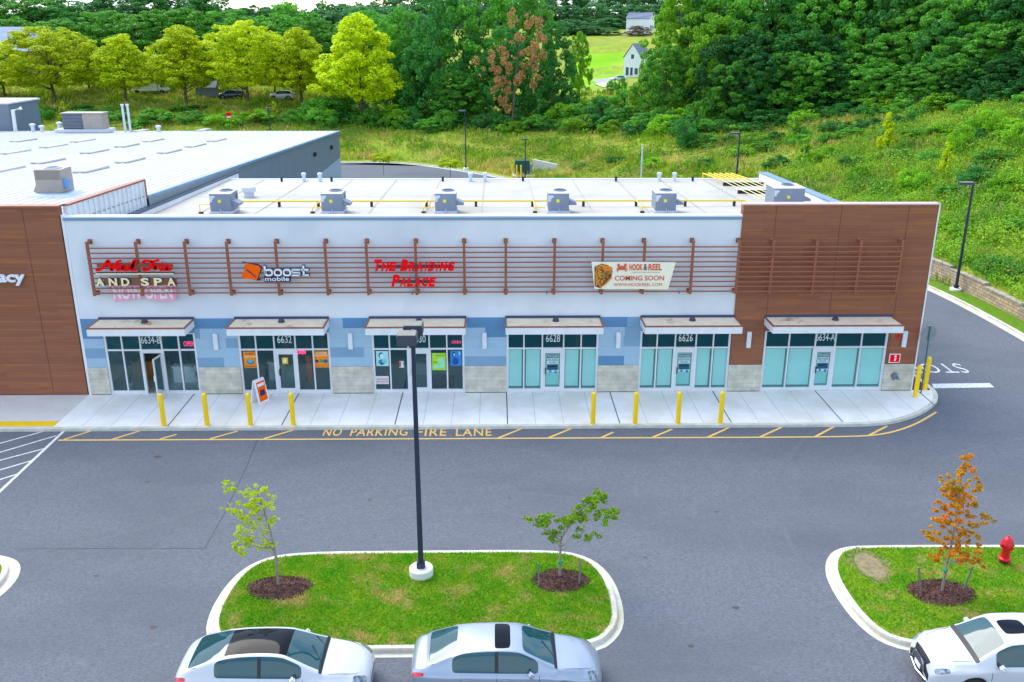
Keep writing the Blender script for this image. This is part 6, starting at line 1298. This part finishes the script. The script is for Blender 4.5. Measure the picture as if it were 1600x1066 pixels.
# ---------------- saplings on the islands ----------------
def sapling(name,label,blobs,zx,zy,sc,Y,base,trunk,lm,leaf,n,rr,stakes=(),jit=.35,branch_every=2,seed=1,tie=None):
    rng=np.random.default_rng(seed); rnd_=random.Random(seed); C=[]; 
    for (bx,by) in blobs: C.append(F(zx+bx/sc,zy+by/sc,Y+rng.uniform(-jit,jit)))
    C=np.array(C); t=thing(name,label,'tree',(base[0],base[1],.03)); o_=np.array([base[0],base[1],.03])
    TP=[np.array([base[0],base[1],.03])]+[F(px,py,Y) for px,py in trunk]
    mb=MB(); rs=np.linspace(.045,.018,len(TP)); mb.tube([tuple(p) for p in TP],list(rs),7); mb.build('trunk',BARKL,t,smooth=True)
    mb=MB(); allp=np.array(TP)
    dens=np.concatenate([np.linspace(allp[i],allp[i+1],8) for i in range(1,len(allp)-1)]) if len(allp)>2 else allp
    for i,c in enumerate(C):
        if i%branch_every: continue
        low=dens[dens[:,2]<c[2]+.02]; low=low if len(low) else dens[:1]
        j=np.argmin(np.linalg.norm(low-(c-np.array([0,0,.45])),axis=1)); a=low[j]; mid=(a+c)/2+np.array([0,0,-.05]); mb.tube([tuple(a),tuple(mid),tuple(c)],[.014,.010,.005],5)
    mb.build('branches',BARKL,t)
    C3=np.concatenate([C+rng.normal(0,rr*.75,C.shape)*np.array([1,1,.6]) for _ in range(4)]); V,Fq,r=leaf_cloud(C3,rr*rng.uniform(.3,.75,len(C3)),n,leaf,rng,.6,.5,.9); np_mesh('crown',V-o_,Fq,lm,t,rnd=r)
    for (px,py,pxt,pyt,lb) in stakes:
        a=G(px,py,.05); b=F(pxt,pyt,a[1]); s=tag(MB().tube([(0,0,0),tuple(b-a)],.028,7).build('tree_stake',mat('stake_grey',srgb((128,132,130)),srgb((110,114,112)),scale=8,rough=.9)),lb,'stake','grey wooden stakes beside the saplings'); s.location=a
    if tie: p=F(*tie,Y); MB().lathe([(.07,-.04),(.08,.0),(.07,.04)],tuple(p),10).build('tie_band',mat('tie_green',srgb((40,150,110)),rough=.6),t)
    return t
LS1=leafmat('leaf_sapling_lime',srgb((206,216,18)),srgb((176,200,22)),scale=2,rnd=.5); LS2=leafmat('leaf_sapling_green',srgb((156,196,24)),srgb((122,172,26)),scale=2,rnd=.5); LS3=leafmat('leaf_maple_orange',srgb((255,150,38)),srgb((236,178,48)),scale=1.6,rnd=.5,c3=srgb((170,160,44)))
B1=[(225,70),(265,95),(330,90),(375,105),(420,100),(280,155),(340,140),(390,150),(450,150),(480,190),(320,190),(380,200),(430,200),(210,205),(250,215),(300,230),(360,240),(330,265),(400,260),(485,270),(350,300),(400,330),(455,315),(300,340),(270,350),(330,350),(300,380),(350,400),(240,415),(290,440),(320,410),(370,400),(410,350),(420,430),(450,400),(480,435),(440,430),(300,460),(365,170),(345,215)]
sapling('sapling','lime green crooked sapling leaning left over the road at the left island',B1,300,740,3.806,-15.69,G(435,918)[:2],[(431,870),(427,850),(421,825),(413,800),(403,772)],LS1,.06,4600,.135,seed=2)
B2=[(870,275),(905,290),(940,275),(980,270),(940,320),(970,350),(1000,370),(1030,375),(1040,290),(1070,275),(1100,260),(1130,250),(1150,240),(1130,290),(1140,340),(1180,230),(1170,200),(1200,160),(1230,150),(1220,190),(1260,170),(1290,120),(1310,140),(1200,270),(1210,330),(1230,360),(1200,380),(1280,240),(1310,260),(1350,250),(1370,270),(1330,230),(1080,300),(1160,270),(1230,230),(1250,130),(1300,150),(1240,200),(905,270),(960,290)]
sapling('sapling','forked sapling with spreading green leaves and two stakes at the right end of the island',B2,600,740,3.8075,-15.35,G(875,905)[:2],[(875,880),(876,845),(879,838),(893,817),(905,800),(920,785)],LS2,.068,5600,.15,stakes=((842,915,841,880,'grey stake left of the forked sapling'),(905,913,907,875,'grey stake right of the forked sapling')),seed=3,tie=(875.5,878))
B3=[(665,50),(660,80),(660,110),(640,120),(600,130),(560,150),(590,160),(640,150),(735,155),(725,180),(575,190),(610,190),(650,180),(580,215),(620,220),(690,230),(545,250),(560,280),(620,260),(700,250),(660,270),(710,260),(590,300),(630,300),(680,300),(745,320),(770,320),(740,345),(550,330),(560,360),(600,340),(640,340),(690,350),(500,390),(520,410),(560,400),(600,390),(650,390),(700,390),(530,430),(570,430),(620,430),(670,420),(720,435),(560,470),(600,470),(650,460),(580,500),(640,500),(690,490),(740,475),(510,490),(540,500),(620,520),(660,510),(700,520),(735,522),(610,240),(640,200),(625,180),(640,230),(630,360),(610,410),(640,410),(620,330),(655,240)]
sapling('maple_sapling','orange and yellow young maple on the right grass island',B3,1280,700,2.9125,-16.45,G(1471,928)[:2],[(1480,880),(1489,840),(1497,790),(1502,750),(1506,722)],LS3,.066,12500,.125,stakes=((1440,926,1435,887,'grey stake left of the orange maple'),(1505,922,1520,885,'leaning grey stake right of the orange maple')),seed=4,jit=.5,tie=(1477,891))
# young trees by the back road
for (px,py,w,lb) in [(600,262,.9,'tiny lime sapling by the back road, nearer the grey wall'),(704,272,1.1,'tiny lime sapling by the back road, left of the lamp pole')]:
    q=G(px,py+20,-2.1); place_tree(PSH[1],'sapling',lb,'tree',q[0],q[1],.2,1.2,2.6,None,lm=LS1); MB().tube([(0,0,-3.5),(0,0,.5)],.05,5).build('stem',BARK,bpy.data.objects[[o.name for o in scene.collection.objects if o.name.startswith('sapling')][-1]],local=True)
# ---------------- distant buildings ----------------
SIDW=mat('white_siding',srgb((236,238,242)),srgb((224,228,234)),scale=.5,rough=.7); SHN=mat('slate_shingle',srgb((112,124,150)),srgb((96,108,134)),scale=3,rough=.85); BRK=brickmat('red_brick',srgb((150,84,74)),srgb((132,70,62)),srgb((150,130,120)),.4,.14,'xz')
WIN=mat('far_window',srgb((70,84,110)),srgb((60,74,98)),rough=.15,spec=.8)
def house(label,x,y,z,w,l,hw,hr,rz_,name='white_house'):
    t=thing(name,label,'house',(x,y,z),rz_)
    MB().box(-w/2,w/2,0,l,-1,hw).build('wall',SIDW,t,local=True); MB().prismY([(-w/2,hw),(w/2,hw),(0,hw+hr)],0,l).build('gable',SIDW,t,local=True)
    mb=MB(); 
    for s in (-1,1): mb.hexa([(s*(w/2+.25),-.25,hw-.12),(0,-.25,hw+hr+.08),(0,l+.25,hw+hr+.08),(s*(w/2+.25),l+.25,hw-.12),(s*(w/2+.25),-.25,hw+.03),(0,-.25,hw+hr+.25),(0,l+.25,hw+hr+.25),(s*(w/2+.25),l+.25,hw+.03)])
    mb.build('roof',SHN,t,local=True)
    for (a,b,c,d) in ((-w*.36,-w*.2,.6,2.8),(-w*.1,w*.04,.6,2.8),(w*.16,w*.34,.9,2.6),(-w*.08,w*.08,hw-.4,hw+.8)): MB().box(a,b,-.05,0,c,d).build('window',WIN,t,local=True)
    for k in range(2): MB().box(w/2,w/2+.05,l*.25+k*l*.4,l*.25+1+k*l*.4,1,2.4).build('window',WIN,t,local=True)
    return t
q=at(987,234); house('white gabled house with slate blue roof at the edge of the lawn',q[0],234,q[2],5.2,9,5.6,3.6,rad(-28))
q=at(1018,330); house('upper white house with low pale roof above the lawn',q[0],330,q[2],10,9,5.2,2.0,rad(70))
q=at(640,140); t=thing('camper','white camper standing behind the tallest yellow tree','camper',q); MB().box(q[0]-2.2,q[0]+2.2,139,141.2,q[2]+.5,q[2]+2.6).build('body',SIDW,t,bevel=.15); MB().box(q[0]-1.6,q[0]+.2,138.95,139,q[2]+1.5,q[2]+2.1).build('window',WIN,t)
for s in (-1,1): MB().tube([(q[0]+s*1.3,139,q[2]+.4),(q[0]+s*1.3,139.3,q[2]+.4)],.4,12).build('wheel',TYRE,t)
# apartment block at far left
q=at(40,158); x0,x1,y0=q[0]-18,q[0]+2.5,158.; zt=ztop(20,80,158); zb=q[2]
t=thing('apartment_block','red brick apartment block with grey hip roof at the far left','building',(q[0],y0,zb))
MB().box(x0,x1,y0,y0+14,zb-2,zt).build('wall',BRK,t)
zr=ztop(30,42,165); mb=MB(); mb.hexa([(x0-.5,y0-.5,zt),(x1+.6,y0-.5,zt),(x1+.6,y0+14.5,zt),(x0-.5,y0+14.5,zt),(x0+6,y0+6.9,zr),(x1-4.5,y0+6.9,zr),(x1-4.5,y0+7.1,zr),(x0+6,y0+7.1,zr)]); mb.build('roof',mat('roof_blue_grey',srgb((150,164,190)),srgb((138,152,180)),scale=1,rough=.8),t)
for fl_ in range(3):
    for k in range(5):
        xx=x1-2.2-3.2*k; z=zb+1.2+fl_*(zt-zb-1)/3; MB().box(xx-.6,xx+.6,y0-.06,y0,z,z+1.6).build('window',WIN,t)
        if k in (1,3): MB().box(xx-1.1,xx+1.1,y0-1.2,y0,z-.3,z-.1).build('balcony',TRIMW,t)
q=at(322,140); t=thing('shed','small grey blue shed under the yellow trees','shed',q); MB().box(q[0]-1.9,q[0]+1.9,140,142,q[2]-.5,q[2]+1.8).build('wall',GREYMETAL,t); mb=MB(); mb.hexa([(q[0]-2.1,139.8,q[2]+1.8),(q[0]+2.1,139.8,q[2]+1.8),(q[0]+2.1,142.2,q[2]+1.8),(q[0]-2.1,142.2,q[2]+1.8),(q[0]-2.1,141.5,q[2]+3.2),(q[0]+2.1,141.5,q[2]+3.2),(q[0]+2.1,142.2,q[2]+3.2),(q[0]-2.1,142.2,q[2]+3.2)]); mb.build('roof',mat('shed_roof',srgb((120,134,160)),rough=.7),t)
q=at(232,142); t=thing('delivery_truck','white box truck parked under the yellow trees behind the flue pipes','truck',q); MB().box(q[0]-3.2,q[0]+1.8,142,144.2,q[2]+.7,q[2]+3.2).build('cargo_box',SIDW,t,bevel=.05); MB().box(q[0]+1.85,q[0]+3.6,142.1,144.1,q[2]+.6,q[2]+2.2).build('cab',SIDW,t,bevel=.2); MB().box(q[0]+2.4,q[0]+3.3,142.05,142.1,q[2]+1.4,q[2]+2.0).build('side_window',WIN,t)
for dx in (-2.2,2.6): MB().tube([(q[0]+dx,142,q[2]+.45),(q[0]+dx,142.4,q[2]+.45)],.45,12).build('wheel',TYRE,t)
# lane past the white house and gravel apron, mown lawn sheets draped on the land
def drape(name,pix,z0,m,off_=.06,kind='structure'):
    """sheet whose outline is given by ground positions"""
    P=[]
    for (px,py) in pix:
        d=ray(px,py); t_=120.
        while t_<480:
            p=CAM+d*t_
            if p[2]<h1(p[0],p[1]): break
            t_+=1.5
        P.append((p[0],p[1]))
    P=np.array(P); c=P.mean(0); V=[]; n=len(P); rings=6
    for r in range(rings+1):
        for i in range(n): q=c+(P[i]-c)*(r/rings); V.append((q[0],q[1],h1(*q)+off_))
    Fq=[(r*n+i,(r+1)*n+i,(r+1)*n+(i+1)%n,r*n+(i+1)%n) for r in range(rings) for i in range(n)]
    return tag(np_mesh(name,V,Fq,m),kind=kind)
FL=mat('far_lawn',srgb((136,186,28)),srgb((116,172,28)),scale=.06,rough=.95,c3=srgb((186,176,84)),scale3=.035,ramp3=(.5,.65),spec=.1)
drape('far_lawn',[(890,150),(890,120),(905,95),(925,74),(975,72),(985,95),(980,118),(960,126),(985,140),(930,150)],0,FL,.05)
drape('lane',[(885,132),(925,126),(966,121),(968,126),(930,131),(886,137)],0,mat('lane_asphalt',srgb((160,166,180)),srgb((150,156,170)),rough=.9),.14); drape('gravel',[(928,132),(964,127),(966,133),(942,138)],0,mat('gravel',srgb((206,190,160)),srgb((190,176,148)),rough=.95),.2)
# overhead lines
for n_,(a,b) in enumerate([((600,46,150),(720,40,170)),((905,24,200),(1080,2,150)),((915,29,200),(1085,8,150))]):
    A=F(*a);B=F(*b); P=[A+(B-A)*k/12-np.array([0,0,1.2*math.sin(math.pi*k/12)]) for k in range(13)]; t=tag(MB().tube([tuple(p-A) for p in P],.04,4).build('power_line',BLK),['thin dark overhead line left of the dark trees','upper thin overhead line above the white houses','lower thin overhead line above the white houses'][n_],'cable'); t.location=A
